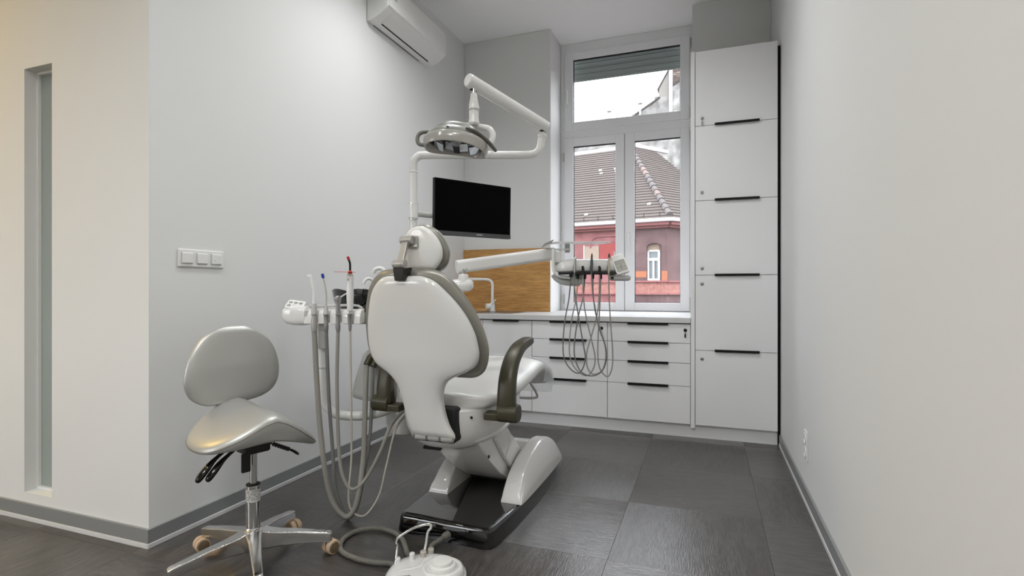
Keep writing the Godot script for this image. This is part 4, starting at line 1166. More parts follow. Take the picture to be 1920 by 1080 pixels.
func lamp_and_monitor() -> void:
	var t := thing("operating_light", "dental operating light on its white pole and jointed arm above the chair", "lamp", V3(-1.548, 0.96, -2.628))
	part("pole", Sh.new().lathe([V(0.0195, 0.968), V(0.0195, 1.519), V(0.027, 1.521), V(0.027, 1.598), V(0.0225, 1.602), V(0.0225, 1.78)], 24, Transform3D(Basis(), V3(-1.548, 0, -2.628))), M.gloss_white, t)
	for y in [1.515, 1.60]:
		part("chrome_ring", Sh.new().lathe([V(0.02, y - 0.003), V(0.0265, y - 0.002), V(0.0265, y + 0.003), V(0.02, y + 0.004)], 24, Transform3D(Basis(), V3(-1.548, 0, -2.628))), M.chrome, t)
	var bend := Sh.spl([V3(-1.548, 1.78, -2.628), V3(-1.548, 1.815, -2.628), V3(-1.542, 1.846, -2.630), V3(-1.522, 1.867, -2.638), V3(-1.485, 1.875, -2.652), V3(-1.2, 1.876, -2.755), V3(-1.0, 1.876, -2.829), V3(-0.935, 1.878, -2.853), V3(-0.899, 1.890, -2.866), V3(-0.880, 1.918, -2.873), V3(-0.873, 1.955, -2.876), V3(-0.868, 1.985, -2.878)], 6)
	part("goose_arm", Sh.new().tube(bend, 0.0225, 16), M.gloss_white, t)
	part("pole_ring", Sh.new().lathe([V(0.022, 1.776), V(0.025, 1.778), V(0.025, 1.785), V(0.022, 1.787)], 24, Transform3D(Basis(), V3(-1.548, 0, -2.628))), M.satin_white, t)
	part("pivot_pin", Sh.new().tube(PackedVector3Array([V3(-0.868, 1.98, -2.878), V3(-0.865, 2.025, -2.879)]), 0.012, 14), M.chrome, t)
	part("pivot_collar", Sh.new().lathe([V(0.023, 1.972), V(0.026, 1.976), V(0.026, 1.99), V(0.020, 1.994)], 20, Transform3D(Basis(), V3(-0.868, 0, -2.878))), M.satin_white, t)
	var a0 := V3(-0.852, 2.036, -2.90)
	var a1 := V3(-1.098, 2.146, -2.375)
	var sp := PackedVector3Array()
	for f in [0.0, 0.006, 0.02, 0.98, 0.994, 1.0]:
		sp.append(a0.lerp(a1, f))
	part("spring_arm", Sh.new().tube(sp, [0.024, 0.029, 0.0315, 0.0315, 0.030, 0.026], 22, true, 1.1), M.gloss_white, t)
	part("arm_slot", Sh.new().rbox(a0.lerp(a1, 0.92) - V3(0, 0.031, 0), V3(0.016, 0.012, 0.05), 0.002, -1.0, Basis(Vector3.UP, -0.44)), M.black_rubber, t)
	part("arm_slot", Sh.new().rbox(a0.lerp(a1, 0.05) - V3(0, 0.029, 0), V3(0.02, 0.014, 0.04), 0.002, -1.0, Basis(Vector3.UP, -0.44)), M.black_rubber, t)
	var sx := Transform3D(Basis(), V3(-1.078, 0, -2.408))
	part("stem_pin", Sh.new().lathe([V(0.011, 2.07), V(0.011, 2.125)], 16, sx), M.chrome, t)
	part("stem", Sh.new().lathe([V(0.014, 2.086), V(0.0165, 2.083), V(0.0185, 2.06), V(0.0235, 2.03), V(0.0255, 2.012), V(0.0245, 2.006), V(0.0235, 2.004), V(0.023, 1.965), V(0.027, 1.94), V(0.02, 1.93)], 24, sx), M.gloss_white, t)
	part("stem_ring", Sh.new().lathe([V(0.024, 2.003), V(0.027, 2.004), V(0.027, 2.009), V(0.024, 2.010)], 24, sx), M.pale_grey, t)
	# the head, a shallow oval dish with its reflectors below
	var h := Transform3D(Basis(Vector3.UP, deg_to_rad(YAW)) * Basis(V3(0, 0, 1), deg_to_rad(-7.0)) * Basis(V3(1, 0, 0), deg_to_rad(-9.0)), V3(-1.147, 1.825, -2.349))
	var yoke := Sh.spl([V3(0.128, 0.02, -0.03), V3(0.158, 0.045, -0.035), V3(0.168, 0.085, -0.04), V3(0.150, 0.122, -0.045), V3(0.105, 0.130, -0.048), V3(0.05, 0.128, -0.05), V3(0.005, 0.126, -0.05), V3(-0.04, 0.105, -0.055), V3(-0.075, 0.07, -0.06)], 6)
	part("yoke", Sh.new().tube(yoke, 0.0155, 16).moved(h), M.gloss_white, t)
	part("yoke_knob", Sh.new().lathe([V(0.004, 0), V(0.013, 0.001), V(0.014, 0.012), V(0.011, 0.016), V(0.003, 0.017)], 16, Transform3D(Basis(V3(1, 0, 0), V3(0, 0.3, 0.95), V3(0, -0.95, 0.3)).orthonormalized(), V3(0.068, 0.128, -0.03))).moved(h), M.satin_white, t)
	var r := []
	for q in [[0.150, 0.090, 0.036], [0.156, 0.094, 0.030], [0.158, 0.096, 0.018], [0.153, 0.093, -0.004], [0.148, 0.090, -0.016], [0.143, 0.086, -0.018], [0.138, 0.082, -0.012], [0.132, 0.076, 0.016]]:
		r.append(Sh.sring(V3(0, q[2] - 0.022 * pow(0.0, 2.0), 0), V3(q[0], 0, 0), V3(0, 0, q[1]), 2.7, 44))
	var rim := Sh.new().loft(r, true, false)
	for i in rim.p.size():      # the rim arches along its length
		rim.p[i].y -= 0.9 * rim.p[i].x * rim.p[i].x
	part("head_rim", rim.moved(h), mat("lamp_rim", Color(0.66, 0.65, 0.63), 0.12), t)
	r = []
	for q in [[0.147, 0.088, 0.034], [0.146, 0.086, 0.050], [0.135, 0.080, 0.062], [0.118, 0.070, 0.074], [0.112, 0.066, 0.076], [0.108, 0.062, 0.090], [0.09, 0.052, 0.102], [0.055, 0.034, 0.109], [0.01, 0.008, 0.111]]:
		r.append(Sh.sring(V3(-0.005, q[2], -0.008), V3(q[0], 0, 0), V3(0, 0, q[1]), 2.3, 44))
	var dome := Sh.new().loft(r)
	for i in dome.p.size():
		dome.p[i].y -= 0.9 * dome.p[i].x * dome.p[i].x
	part("head_dome", dome.moved(h), mat("dome_grey", Color(0.53, 0.535, 0.515), 0.3), t)
	part("dome_mark", Sh.new().rbox(V3(-0.04, 0.052, 0.079), V3(0.012, 0.006, 0.004), 0.001).moved(h), M.black_rubber, t)
	part("head_backplate", Sh.new().loft([Sh.sring(V3(0, 0.014, 0), V3(0.132, 0, 0), V3(0, 0, 0.076), 2.7, 32), Sh.sring(V3(0, 0.018, 0), V3(0.132, 0, 0), V3(0, 0, 0.076), 2.7, 32)]).moved(h), mat("lamp_inside", Color(0.16, 0.16, 0.17), 0.3), t)
	for k in [[-0.088, 0.35], [-0.032, 0.14], [0.032, -0.14], [0.088, -0.35]]:
		for z in [-0.034, 0.034]:
			part("reflector", Sh.new().rbox(V3(k[0], 0.006 - 0.9 * k[0] * k[0], z), V3(0.05, 0.005, 0.056), 0.002, -1.0, Basis(V3(0, 0, 1), -k[1]) * Basis(V3(1, 0, 0), 0.3 * signf(z))).moved(h), M.reflector, t)
	part("led_bar", Sh.new().rbox(V3(0, -0.002, 0), V3(0.03, 0.02, 0.15), 0.004).moved(h), M.black_rubber, t)
	part("led_lens", Sh.new().lathe([V(0.001, -0.024), V(0.02, -0.022), V(0.026, -0.014), V(0.026, -0.004)], 20, Transform3D(Basis(), V3(0.005, 0, 0.05))).moved(h), M.clear_lens, t)
	var grip := mat("grip_grey", Color(0.45, 0.44, 0.41), 0.4)
	part("handle", Sh.new().tube(Sh.spl([V3(-0.105, 0.046, 0.0), V3(-0.15, 0.050, 0.0), V3(-0.182, 0.036, 0.0), V3(-0.190, 0.008, 0.0), V3(-0.178, -0.018, 0.0), V3(-0.148, -0.020, 0.0)], 5), 0.0095, 12).moved(h), grip, t)
	part("handle", Sh.new().tube(Sh.spl([V3(0.045, 0.058, 0.078), V3(0.095, 0.048, 0.07), V3(0.145, 0.026, 0.045), V3(0.185, -0.002, 0.02), V3(0.198, -0.014, 0.01)], 5), [0.006, 0.010, 0.012, 0.0135, 0.014, 0.0145, 0.015, 0.015, 0.0155, 0.016, 0.016, 0.016, 0.016, 0.016, 0.0155, 0.015, 0.0145, 0.014, 0.012, 0.010, 0.005], 14, true, 0.45).moved(h), grip, t)
	part("handle_loop", Sh.new().tube(Sh.spl([V3(0.185, -0.008, 0.015), V3(0.172, -0.03, 0.01), V3(0.150, -0.03, 0.01)], 4), 0.007, 10).moved(h), M.clear_lens, t)

	var m := thing("monitor", "black flat screen with grey chin, mounted on the lamp pole", "monitor", V3(-1.321, 1.43, -2.96))
	var tx := V3(0.518, 0.008, -0.857).normalized()
	var nn := V3(0.855, -0.03, 0.517).normalized()
	var mx := Transform3D(Basis(tx, nn.cross(tx), nn).orthonormalized(), V3(-1.321, 1.603, -2.961))
	part("casing", Sh.new().rbox(V3(0, 0, -0.012), V3(0.558, 0.328, 0.024), 0.003, 0.004).moved(mx), M.black_rubber, m)
	part("back_box", Sh.new().rbox(V3(0, -0.02, -0.032), V3(0.26, 0.2, 0.03), 0.01, 0.02).moved(mx), M.black_rubber, m)
	part("display", Sh.new().rbox(V3(0, 0.012, 0.0006), V3(0.551, 0.296, 0.002), 0.0005).moved(mx), M.screen, m)
	var ch := part("chin", Sh.new().rbox(V3(0, -0.151, 0.001), V3(0.556, 0.024, 0.006), 0.001).moved(mx), mat("chin_grey", Color(0.33, 0.33, 0.34), 0.35, 0.4), m)
	part("maker_mark", Sh.new().rbox(V3(0.035, -0.150, 0.0042), V3(0.045, 0.006, 0.0008), 0.0002).moved(mx), M.pale_grey, ch)
	part("bracket_arm", Sh.new().tube(PackedVector3Array([V3(-1.545, 1.548, -2.634), V3(-1.46, 1.550, -2.83), V3(-1.375, 1.56, -2.99)]), 0.0165, 14), M.pale_grey, m)

# ---------------------------------------------------------------- doctor's delivery unit with its hanging instruments
func delivery() -> void:
	var t := thing("delivery_unit", "white instrument delivery unit on a sprung arm in front of the window", "dental unit", V3(-0.637, 1.2556, -3.121), "", true)
	t.rotation_degrees.y = YAW
	var inv := t.transform.affine_inverse()
	# lower arm, joint and sprung arm reaching out from the chair
	var la := PackedVector3Array()
	for q in [V3(-1.47, 1.115, -2.62), V3(-1.40, 1.125, -2.66), V3(-1.305, 1.143, -2.70), V3(-1.255, 1.148, -2.722), V3(-1.238, 1.149, -2.73), V3(-1.228, 1.1495, -2.735)]:
		la.append(inv * q)
	part("lower_arm", Sh.new().tube(la, [0.037, 0.038, 0.038, 0.037, 0.03, 0.016], 22), M.gloss_white, t)
	var jp := inv * V3(-1.278, 0, -2.712)
	var jx := Transform3D(Basis(), V3(jp.x, -1.2556, jp.z))
	part("joint", Sh.new().lathe([V(0.034, 1.16), V(0.030, 1.19), V(0.0265, 1.205), V(0.024, 1.208)], 24, jx), M.gloss_white, t)
	part("joint_pin", Sh.new().lathe([V(0.012, 1.205), V(0.012, 1.236)], 16, jx), M.brushed_steel, t)
	var b0 := inv * V3(-1.315, 1.247, -2.70)
	var b1 := inv * V3(-0.868, 1.338, -3.125)
	var bd := (b1 - b0).normalized()
	var side := bd.cross(Vector3.UP).normalized()
	var bx := Transform3D(Basis(side, side.cross(bd) * -1.0, -bd).orthonormalized(), (b0 + b1) / 2)
	part("spring_arm", Sh.new().rbox(Vector3.ZERO, V3(0.058, 0.076, (b1 - b0).length()), 0.006, 0.022).moved(bx), M.gloss_white, t)
	for k in [0.05, 0.08]:
		part("arm_screw", Sh.new().lathe([V(0.001, 0), V(0.005, 0.0005), V(0.005, 0.003), V(0.001, 0.004)], 10, Transform3D(Basis(V3(0, 1, 0), side, V3(1, 0, 0)).orthonormalized(), b0.lerp(b1, k) + side * 0.028 - V3(0, 0.02, 0))), M.zinc, t)
	part("arm_end", Sh.new().rbox(V3(-0.206, 0.058, -0.03), V3(0.052, 0.068, 0.06), 0.006, 0.008), M.satin_white, t)
	part("arm_end_pin", Sh.new().rbox(V3(-0.205, 0.02, -0.03), V3(0.022, 0.022, 0.03), 0.003), M.zinc, t)
	# U frame and the tray body
	var uf := Sh.spl([V3(-0.228, 0.10, 0.01), V3(-0.230, 0.04, 0.012), V3(-0.229, -0.01, 0.014), V3(-0.215, -0.042, 0.014), V3(-0.185, -0.058, 0.012), V3(-0.14, -0.063, 0.005), V3(-0.10, -0.064, -0.01)], 6)
	part("u_frame", Sh.new().tube(uf, 0.010, 12), M.satin_white, t)
	var rings := []
	for q in [[-0.217, 0.006, 0.012, 0.0], [-0.212, 0.022, 0.03, -0.004], [-0.195, 0.034, 0.055, -0.006], [-0.165, 0.043, 0.075, -0.002], [-0.12, 0.046, 0.085, 0.0], [0.10, 0.046, 0.085, 0.0], [0.14, 0.044, 0.08, 0.0], [0.156, 0.036, 0.07, 0.0], [0.160, 0.02, 0.05, 0.0]]:
		var ring := PackedVector3Array()
		for i in 28:
			var a := TAU * i / 28
			var x := cos(a)
			var y := sin(a)
			ring.append(V3(q[0], q[3] + (0.040 * signf(y) * pow(absf(y), 0.55) if y < 0 else q[1] * pow(y, 0.8)) * (1.0 if y >= 0 else q[1] / 0.046), -0.045 + q[2] * signf(x) * pow(absf(x), 0.7)))
		rings.append(ring)
	var body := part("tray_body", Sh.new().loft(rings), M.gloss_white, t)
	part("holder_rail", Sh.new().rbox(V3(-0.03, -0.041, 0.012), V3(0.34, 0.011, 0.08), 0.003, 0.004), M.black_rubber, t)
	part("junction_box", Sh.new().rbox(V3(-0.085, -0.075, -0.04), V3(0.09, 0.058, 0.07), 0.006, 0.008), M.pale_grey, t)
	part("bracket", Sh.new().tube(Sh.spl([V3(-0.222, -0.045, -0.02), V3(-0.205, -0.068, -0.025), V3(-0.165, -0.088, -0.03), V3(-0.11, -0.094, -0.035), V3(-0.07, -0.094, -0.04)], 5), 0.020, 14), M.pale_grey, t)
	for i in 4:
		part("index_dimple", Sh.new().lathe([V(0.001, 0.0), V(0.006, 0.0), V(0.007, 0.0012), V(0.001, 0.0016)], 12, Transform3D(Basis(V3(1, 0, 0), V3(0, 0.75, 0.66), V3(0, -0.66, 0.75)), V3(-0.086 + 0.049 * i, 0.033, 0.012))), M.pale_grey, body)
	# keypad at the right end and the handle below it
	var kb := Basis(V3(0, 0, 1), deg_to_rad(17.0)) * Basis(V3(1, 0, 0), deg_to_rad(-20.0))
	var kc := V3(0.158, 0.012, 0.03)
	var kp := part("keypad", Sh.new().rbox(kc, V3(0.078, 0.125, 0.024), 0.006, 0.016, kb), M.satin_white, t)
	part("membrane", Sh.new().rbox(kc + kb * V3(0, -0.012, 0.0125), V3(0.062, 0.072, 0.0012), 0.0005, 0.008, kb), mat("membrane", Color(0.68, 0.68, 0.64), 0.5), kp)
	for r in 2:
		for c in 4:
			part("key", Sh.new().rbox(kc + kb * V3(-0.023 + 0.0152 * c, 0.017 - 0.013 * r, 0.0135), V3(0.010, 0.007, 0.0012), 0.0004, 0.003, kb), M.grey_plastic, kp)
	for k in [[0, -0.022, 0.009], [-0.02, -0.022, 0.004], [0.02, -0.022, 0.004], [0, -0.036, 0.004], [0, -0.009, 0.004], [0.022, -0.04, 0.004]]:
		part("key", Sh.new().lathe([V(0.0005, 0), V(k[2], 0.0), V(k[2], 0.001), V(0.0005, 0.0014)], 14, Transform3D(kb * Basis(V3(1, 0, 0), V3(0, 0, 1), V3(0, -1, 0)), kc + kb * V3(k[0], k[1], 0.0130))), M.grey_plastic, kp)
	part("keypad_spike", Sh.new().tube(PackedVector3Array([V3(0.135, 0.06, -0.01), V3(0.132, 0.095, -0.02)]), [0.006, 0.002], 8), M.satin_white, t)
	part("grab_handle", Sh.new().tube(PackedVector3Array([V3(0.098, -0.066, 0.02), V3(0.104, -0.066, 0.02), V3(0.12, -0.0665, 0.02), V3(0.205, -0.067, 0.02), V3(0.216, -0.067, 0.02), V3(0.222, -0.067, 0.02)]), [0.010, 0.0155, 0.0175, 0.0175, 0.014, 0.006], 18), M.pale_grey, t)
	part("handle_socket", Sh.new().lathe([V(0.001, 0), V(0.008, 0), V(0.009, 0.002), V(0.001, 0.003)], 14, Transform3D(Basis(V3(1, 0, 0), V3(0, 0, 1), V3(0, -1, 0)), V3(0.112, -0.067, 0.036))), M.black_gap, t)
	part("handle_neck", Sh.new().rbox(V3(0.115, -0.045, 0.0), V3(0.03, 0.04, 0.03), 0.005), M.satin_white, t)
	# clips for the instruments, and the tray above on its post
	for x in [-0.110, -0.061, -0.013, 0.036, 0.087]:
		part("clip", Sh.new().rbox(V3(x, -0.022, 0.046), V3(0.013, 0.05, 0.012), 0.003, 0.005), M.black_rubber, t)
	part("tray_post", Sh.new().rbox(V3(-0.135, 0.117, -0.10), V3(0.028, 0.055, 0.03), 0.004), M.pale_grey, t)
	part("tray_link", Sh.new().rbox(V3(-0.175, 0.106, -0.06), V3(0.11, 0.009, 0.03), 0.003), M.satin_white, t)
	var tp := PackedVector2Array([V(-0.235, 0.10), V(-0.205, -0.15), V(0.09, -0.15), V(0.105, -0.13), V(0.108, -0.03), V(0.085, 0.10)])
	var tr := part("instrument_tray", Sh.new().prism(tp, -0.004, 0.004, 0.002, Transform3D(Basis(V3(1, 0, 0), V3(0, 0.05, -1).normalized(), V3(0, 1, 0.05).normalized()), V3(0, 0.147, -0.09))), mat("tray_milk", Color(0.85, 0.85, 0.85), 0.3, 0.0, {"backlight_enabled": true, "backlight": Color(0.9, 0.9, 0.9)}), t)
	part("tray_lip", Sh.new().rbox(V3(-0.255, 0.143, -0.09), V3(0.06, 0.006, 0.23), 0.002, -1.0, Basis(V3(0, 0, 1), 0.42)), M.grey_plastic, tr)
	# the five instruments: a hose that loops down from the connector below to the instrument in its clip
	var loops := [
		[V3(-0.110, -0.03, 0.05), V3(-0.110, -0.13, 0.052), V3(-0.089, -0.28, 0.05), V3(-0.059, -0.45, 0.045), V3(-0.046, -0.53, 0.04), V3(-0.059, -0.592, 0.03), V3(-0.084, -0.622, 0.02), V3(-0.123, -0.605, 0.01), V3(-0.161, -0.55, 0.0), V3(-0.172, -0.466, 0.0), V3(-0.161, -0.32, 0.0), V3(-0.136, -0.18, 0.0), V3(-0.126, -0.055, 0.0)],
		[V3(-0.061, -0.03, 0.05), V3(-0.061, -0.155, 0.055), V3(-0.046, -0.28, 0.056), V3(-0.013, -0.424, 0.055), V3(0.008, -0.517, 0.05), V3(0.004, -0.584, 0.04), V3(-0.03, -0.634, 0.03), V3(-0.08, -0.618, 0.02), V3(-0.123, -0.559, 0.012), V3(-0.136, -0.475, 0.01), V3(-0.123, -0.32, 0.008), V3(-0.094, -0.18, 0.004), V3(-0.085, -0.063, 0.0)],
		[V3(-0.013, -0.03, 0.05), V3(-0.003, -0.18, 0.06), V3(0.029, -0.35, 0.062), V3(0.063, -0.45, 0.06), V3(0.07, -0.534, 0.055), V3(0.046, -0.61, 0.045), V3(-0.013, -0.636, 0.035), V3(-0.072, -0.61, 0.026), V3(-0.104, -0.534, 0.02), V3(-0.107, -0.45, 0.018), V3(-0.085, -0.298, 0.014), V3(-0.055, -0.18, 0.006), V3(-0.043, -0.063, 0.0)],
		[V3(0.036, -0.03, 0.05), V3(0.026, -0.247, 0.05), V3(-0.013, -0.407, 0.046), V3(-0.038, -0.5, 0.042), V3(-0.034, -0.584, 0.036), V3(0.0, -0.627, 0.03), V3(0.055, -0.606, 0.02), V3(0.084, -0.534, 0.012), V3(0.072, -0.45, 0.008), V3(0.025, -0.298, 0.004), V3(0.006, -0.18, 0.002), V3(0.004, -0.063, 0.0)],
		[V3(0.087, -0.03, 0.05), V3(0.090, -0.197, 0.055), V3(0.1, -0.365, 0.056), V3(0.110, -0.491, 0.052), V3(0.108, -0.584, 0.045), V3(0.087, -0.639, 0.035), V3(0.057, -0.622, 0.025), V3(0.036, -0.576, 0.018), V3(0.030, -0.491, 0.014), V3(0.036, -0.348, 0.01), V3(0.045, -0.197, 0.006), V3(0.05, -0.063, 0.0)]]
	var labels := ["steel contra-angle handpiece with round head, in the leftmost clip of the delivery unit", "grey hose with its empty black coupling, between the angled handpiece and the pointed scaler", "dark pointed scaler handpiece in the middle clip of the delivery unit", "grey hose with its empty black coupling, between the pointed scaler and the beige handpiece", "beige handpiece with dark tip in the clip beside the keypad"]
	var names := ["angled_handpiece", "hose_coupling", "scaler_handpiece", "hose_coupling", "straight_handpiece"]
	var hm := [M.hose_dark, M.hose_grey, M.hose_dark, M.hose_grey, M.hose_grey]
	for i in 5:
		var h := thing(names[i], labels[i], "dental tool", t.transform * V3(loops[i][0].x, -0.03, 0.06), "instruments hanging from the delivery unit", true)
		h.rotation_degrees.y = YAW
		var o: Vector3 = V3(loops[i][0].x, -0.03, 0.06)
		var pts := Sh.spl(loops[i].map(func(q): return q - o + Vector3(0, 0, 0.008)), 6)
		part("hose", Sh.new().tube(pts, 0.0038, 8), hm[i], h)
		var e := pts[-1]
		part("connector", Sh.new().lathe([V(0.006, -0.01), V(0.0085, -0.005), V(0.0085, 0.02), V(0.005, 0.024)], 12, Transform3D(Basis(), e)), M.black_rubber, h)
		var up := func(s: Sh) -> Sh: return s.moved(Transform3D(Basis(V3(0, 0, 1), -0.05) * Basis(V3(1, 0, 0), -0.12), Vector3.ZERO))
		if i == 0:
			part("grip", up.call(Sh.new().lathe([V(0.005, -0.01), V(0.007, 0.0), V(0.0072, 0.035), V(0.0062, 0.05), V(0.0065, 0.066), V(0.004, 0.07)], 16)), M.brushed_steel, h)
			part("head", Sh.new().lathe([V(0.003, -0.008), V(0.0095, -0.007), V(0.011, 0.0), V(0.0095, 0.006), V(0.003, 0.007)], 16, Transform3D(Basis(V3(0.9, -0.4, 0), V3(0.4, 0.9, 0), V3(0, 0, 1)), V3(0.006, 0.078, -0.008))), M.chrome, h)
		elif i == 2:
			part("grip", up.call(Sh.new().lathe([V(0.006, -0.01), V(0.0072, 0.0), V(0.0085, 0.03), V(0.008, 0.06), V(0.0055, 0.082)], 16)), mat("scaler_grey", Color(0.27, 0.28, 0.31), 0.35), h)
			part("tip", up.call(Sh.new().lathe([V(0.0055, 0.082), V(0.005, 0.09), V(0.003, 0.103), V(0.001, 0.108)], 12)), M.black_rubber, h)
		elif i == 4:
			part("grip", up.call(Sh.new().lathe([V(0.005, -0.01), V(0.0065, 0.0), V(0.0075, 0.05), V(0.007, 0.078), V(0.0055, 0.08)], 16)), mat("beige_grip", Color(0.72, 0.68, 0.60), 0.4), h)
			part("tip", up.call(Sh.new().lathe([V(0.0055, 0.08), V(0.0062, 0.084), V(0.006, 0.098), V(0.0035, 0.104), V(0.001, 0.105)], 12)), mat("tip_green", Color(0.20, 0.22, 0.20), 0.4), h)
		else:
			part("coupling", Sh.new().lathe([V(0.005, -0.02), V(0.0075, -0.012), V(0.0075, 0.018), V(0.006, 0.024), V(0.002, 0.025)], 14), M.black_rubber, h)

# ---------------------------------------------------------------- assistant's console with suction hoses, syringe and curing light
func assistant() -> void:
	var root := V3(-1.7436, 1.0, -2.1315)
	var t := thing("assistant_console", "white assistant's instrument console on a bent tube arm, left of the dental chair", "dental unit", root, "", true)
	t.rotation_degrees.y = YAW
	var inv := t.transform.affine_inverse()
	var lobe := func(x0: float, x1: float) -> Sh:
		var s := Sh.new()
		var prof := PackedVector2Array([V(-0.035, 0.030), V(0.0, 0.028), V(0.022, 0.022), V(0.038, 0.008), V(0.045, -0.010), V(0.047, -0.040), V(0.030, -0.044), V(-0.035, -0.040)])
		return s.prism(prof, x0, x1, 0.004, Transform3D(Basis(V3(0, 0, 1), V3(0, 1, 0), V3(-1, 0, 0)), Vector3.ZERO))
	# the prism runs along -x
	var bar := Sh.new()
	bar.rbox(V3(0.045, -0.003, -0.012), V3(0.27, 0.062, 0.07), 0.008, 0.02)
	part("bar", bar, M.gloss_white, t)
	for k in [[-0.088, -0.046], [-0.022, 0.011], [0.035, 0.068], [0.092, 0.124], [0.150, 0.182]]:
		part("holder_lobe", lobe.call(-k[1], -k[0]), M.gloss_white, t, "", 50.0)
	part("top_rail", Sh.new().tube(PackedVector3Array([V3(-0.09, 0.040, -0.035), V3(0.12, 0.046, -0.035), V3(0.15, 0.042, -0.035), V3(0.17, 0.03, -0.035)]), 0.006, 10), M.pale_grey, t)
	var rings := []
	for q in [[-0.200, 0.010, 0.020, 0.010], [-0.195, 0.030, 0.036, 0.004], [-0.180, 0.044, 0.044, 0.002], [-0.15, 0.050, 0.050, 0.0], [-0.11, 0.050, 0.052, -0.002], [-0.085, 0.044, 0.048, -0.005], [-0.078, 0.030, 0.036, -0.006]]:
		rings.append(Sh.sring(V3(q[0], q[3], 0.0), V3(0, q[1], 0), V3(0, 0, q[2]), 3.2, 36))
	var kb := part("keypad_end", Sh.new().loft(rings), M.gloss_white, t)
	part("collar", Sh.new().rbox(V3(-0.083, -0.008, 0.01), V3(0.022, 0.062, 0.068), 0.004), M.pale_grey, t)
	var tilt := Basis(V3(0, 0, 1), -0.13) * Basis(V3(1, 0, 0), -0.95)
	var kc := V3(-0.138, 0.050, 0.018)
	var mem := part("membrane", Sh.new().rbox(kc, V3(0.085, 0.062, 0.003), 0.001, 0.010, tilt), M.satin_white, kb)
	for r in 2:
		for c in 3:
			part("key", Sh.new().rbox(kc + tilt * V3(-0.026 + 0.024 * c, 0.011 - 0.024 * r, 0.002), V3(0.018, 0.015, 0.0015), 0.0005, 0.004, tilt), M.grey_plastic, mem)
	part("mount_block", Sh.new().rbox(V3(-0.018, -0.105, -0.02), V3(0.042, 0.125, 0.04), 0.006, 0.012), M.pale_grey, t)
	var arm := PackedVector3Array()
	for q in Sh.spl([V3(-1.775, 0.90, -2.155), V3(-1.782, 0.82, -2.163), V3(-1.784, 0.70, -2.168), V3(-1.782, 0.61, -2.170), V3(-1.770, 0.55, -2.176), V3(-1.735, 0.510, -2.19), V3(-1.68, 0.496, -2.215), V3(-1.60, 0.494, -2.26), V3(-1.54, 0.503, -2.32), V3(-1.51, 0.52, -2.39)], 6):
		arm.append(inv * q)
	part("support_arm", Sh.new().tube(arm, 0.0225, 16), M.satin_white, t)
	part("arm_ring", Sh.new().lathe([V(0.0225, -0.004), V(0.0245, -0.003), V(0.0245, 0.003), V(0.0225, 0.004)], 20, Transform3D(Basis(), inv * V3(-1.784, 0.735, -2.167))), M.pale_grey, t)
	# instruments
	var lines := [
		[V3(-1.764, 0.935, -2.063), V3(-1.762, 0.718, -2.09), V3(-1.749, 0.461, -2.10), V3(-1.725, 0.23, -2.112), V3(-1.694, 0.101, -2.124), V3(-1.646, 0.030, -2.146), V3(-1.609, 0.045, -2.159), V3(-1.582, 0.124, -2.17), V3(-1.563, 0.307, -2.185), V3(-1.563, 0.564, -2.20), V3(-1.565, 0.70, -2.21), V3(-1.565, 0.755, -2.215)],
		[V3(-1.708, 0.935, -2.083), V3(-1.706, 0.616, -2.11), V3(-1.694, 0.358, -2.122), V3(-1.682, 0.153, -2.133), V3(-1.655, 0.025, -2.165), V3(-1.629, 0.018, -2.178), V3(-1.595, 0.085, -2.19), V3(-1.559, 0.281, -2.20), V3(-1.537, 0.435, -2.205), V3(-1.532, 0.616, -2.21), V3(-1.532, 0.745, -2.218)],
		[V3(-1.658, 0.935, -2.102), V3(-1.67, 0.718, -2.125), V3(-1.672, 0.513, -2.132), V3(-1.667, 0.333, -2.138), V3(-1.65, 0.222, -2.144), V3(-1.609, 0.16, -2.159), V3(-1.549, 0.204, -2.175), V3(-1.48, 0.333, -2.195), V3(-1.448, 0.461, -2.25), V3(-1.44, 0.53, -2.40)],
		[V3(-1.605, 0.95, -2.121), V3(-1.607, 0.564, -2.15), V3(-1.612, 0.307, -2.158), V3(-1.624, 0.153, -2.154), V3(-1.619, 0.075, -2.156), V3(-1.585, 0.034, -2.168), V3(-1.537, 0.044, -2.180), V3(-1.478, 0.14, -2.195), V3(-1.445, 0.281, -2.205), V3(-1.415, 0.46, -2.25), V3(-1.40, 0.52, -2.40)]]
	var rad := [0.0125, 0.0085, 0.0085, 0.0050]
	var hm: Array = [M.hose_grey, M.hose_dark, M.hose_grey, M.hose_pale]
	var xs := [-0.034, 0.023, 0.080, 0.137]
	var names := ["suction_handpiece", "saliva_ejector", "air_water_syringe", "curing_light"]
	var labels := ["white wide suction tip with the thickest grey hose, nearest the keypad of the assistant's console", "thin saliva ejector with blue tip in the assistant's console", "metal air and water syringe with slanting nozzle in the assistant's console", "white curing light with red-tipped black rod and orange shield"]
	for i in 4:
		var h := thing(names[i], labels[i], "dental tool", t.transform * V3(xs[i], 0.0, 0.055), "instruments in the assistant's console", true)
		h.rotation_degrees.y = YAW
		var hi := h.transform.affine_inverse()
		var pts := []
		for q in lines[i]:
			pts.append(hi * q)
		pts[0] = V3(0, -0.055, 0)
		part("hose", Sh.new().tube(Sh.spl(pts, 6), rad[i], 12), hm[i], h)
		var grey_cuff := [V(rad[i] + 0.001, -0.075), V(rad[i] + 0.003, -0.06), V(rad[i] + 0.0025, -0.03), V(0.011, -0.004), V(0.013, 0.0), V(0.013, 0.004), V(0.010, 0.007)]
		part("cuff", Sh.new().lathe(grey_cuff, 18), M.brushed_steel if i > 0 else M.zinc, h)
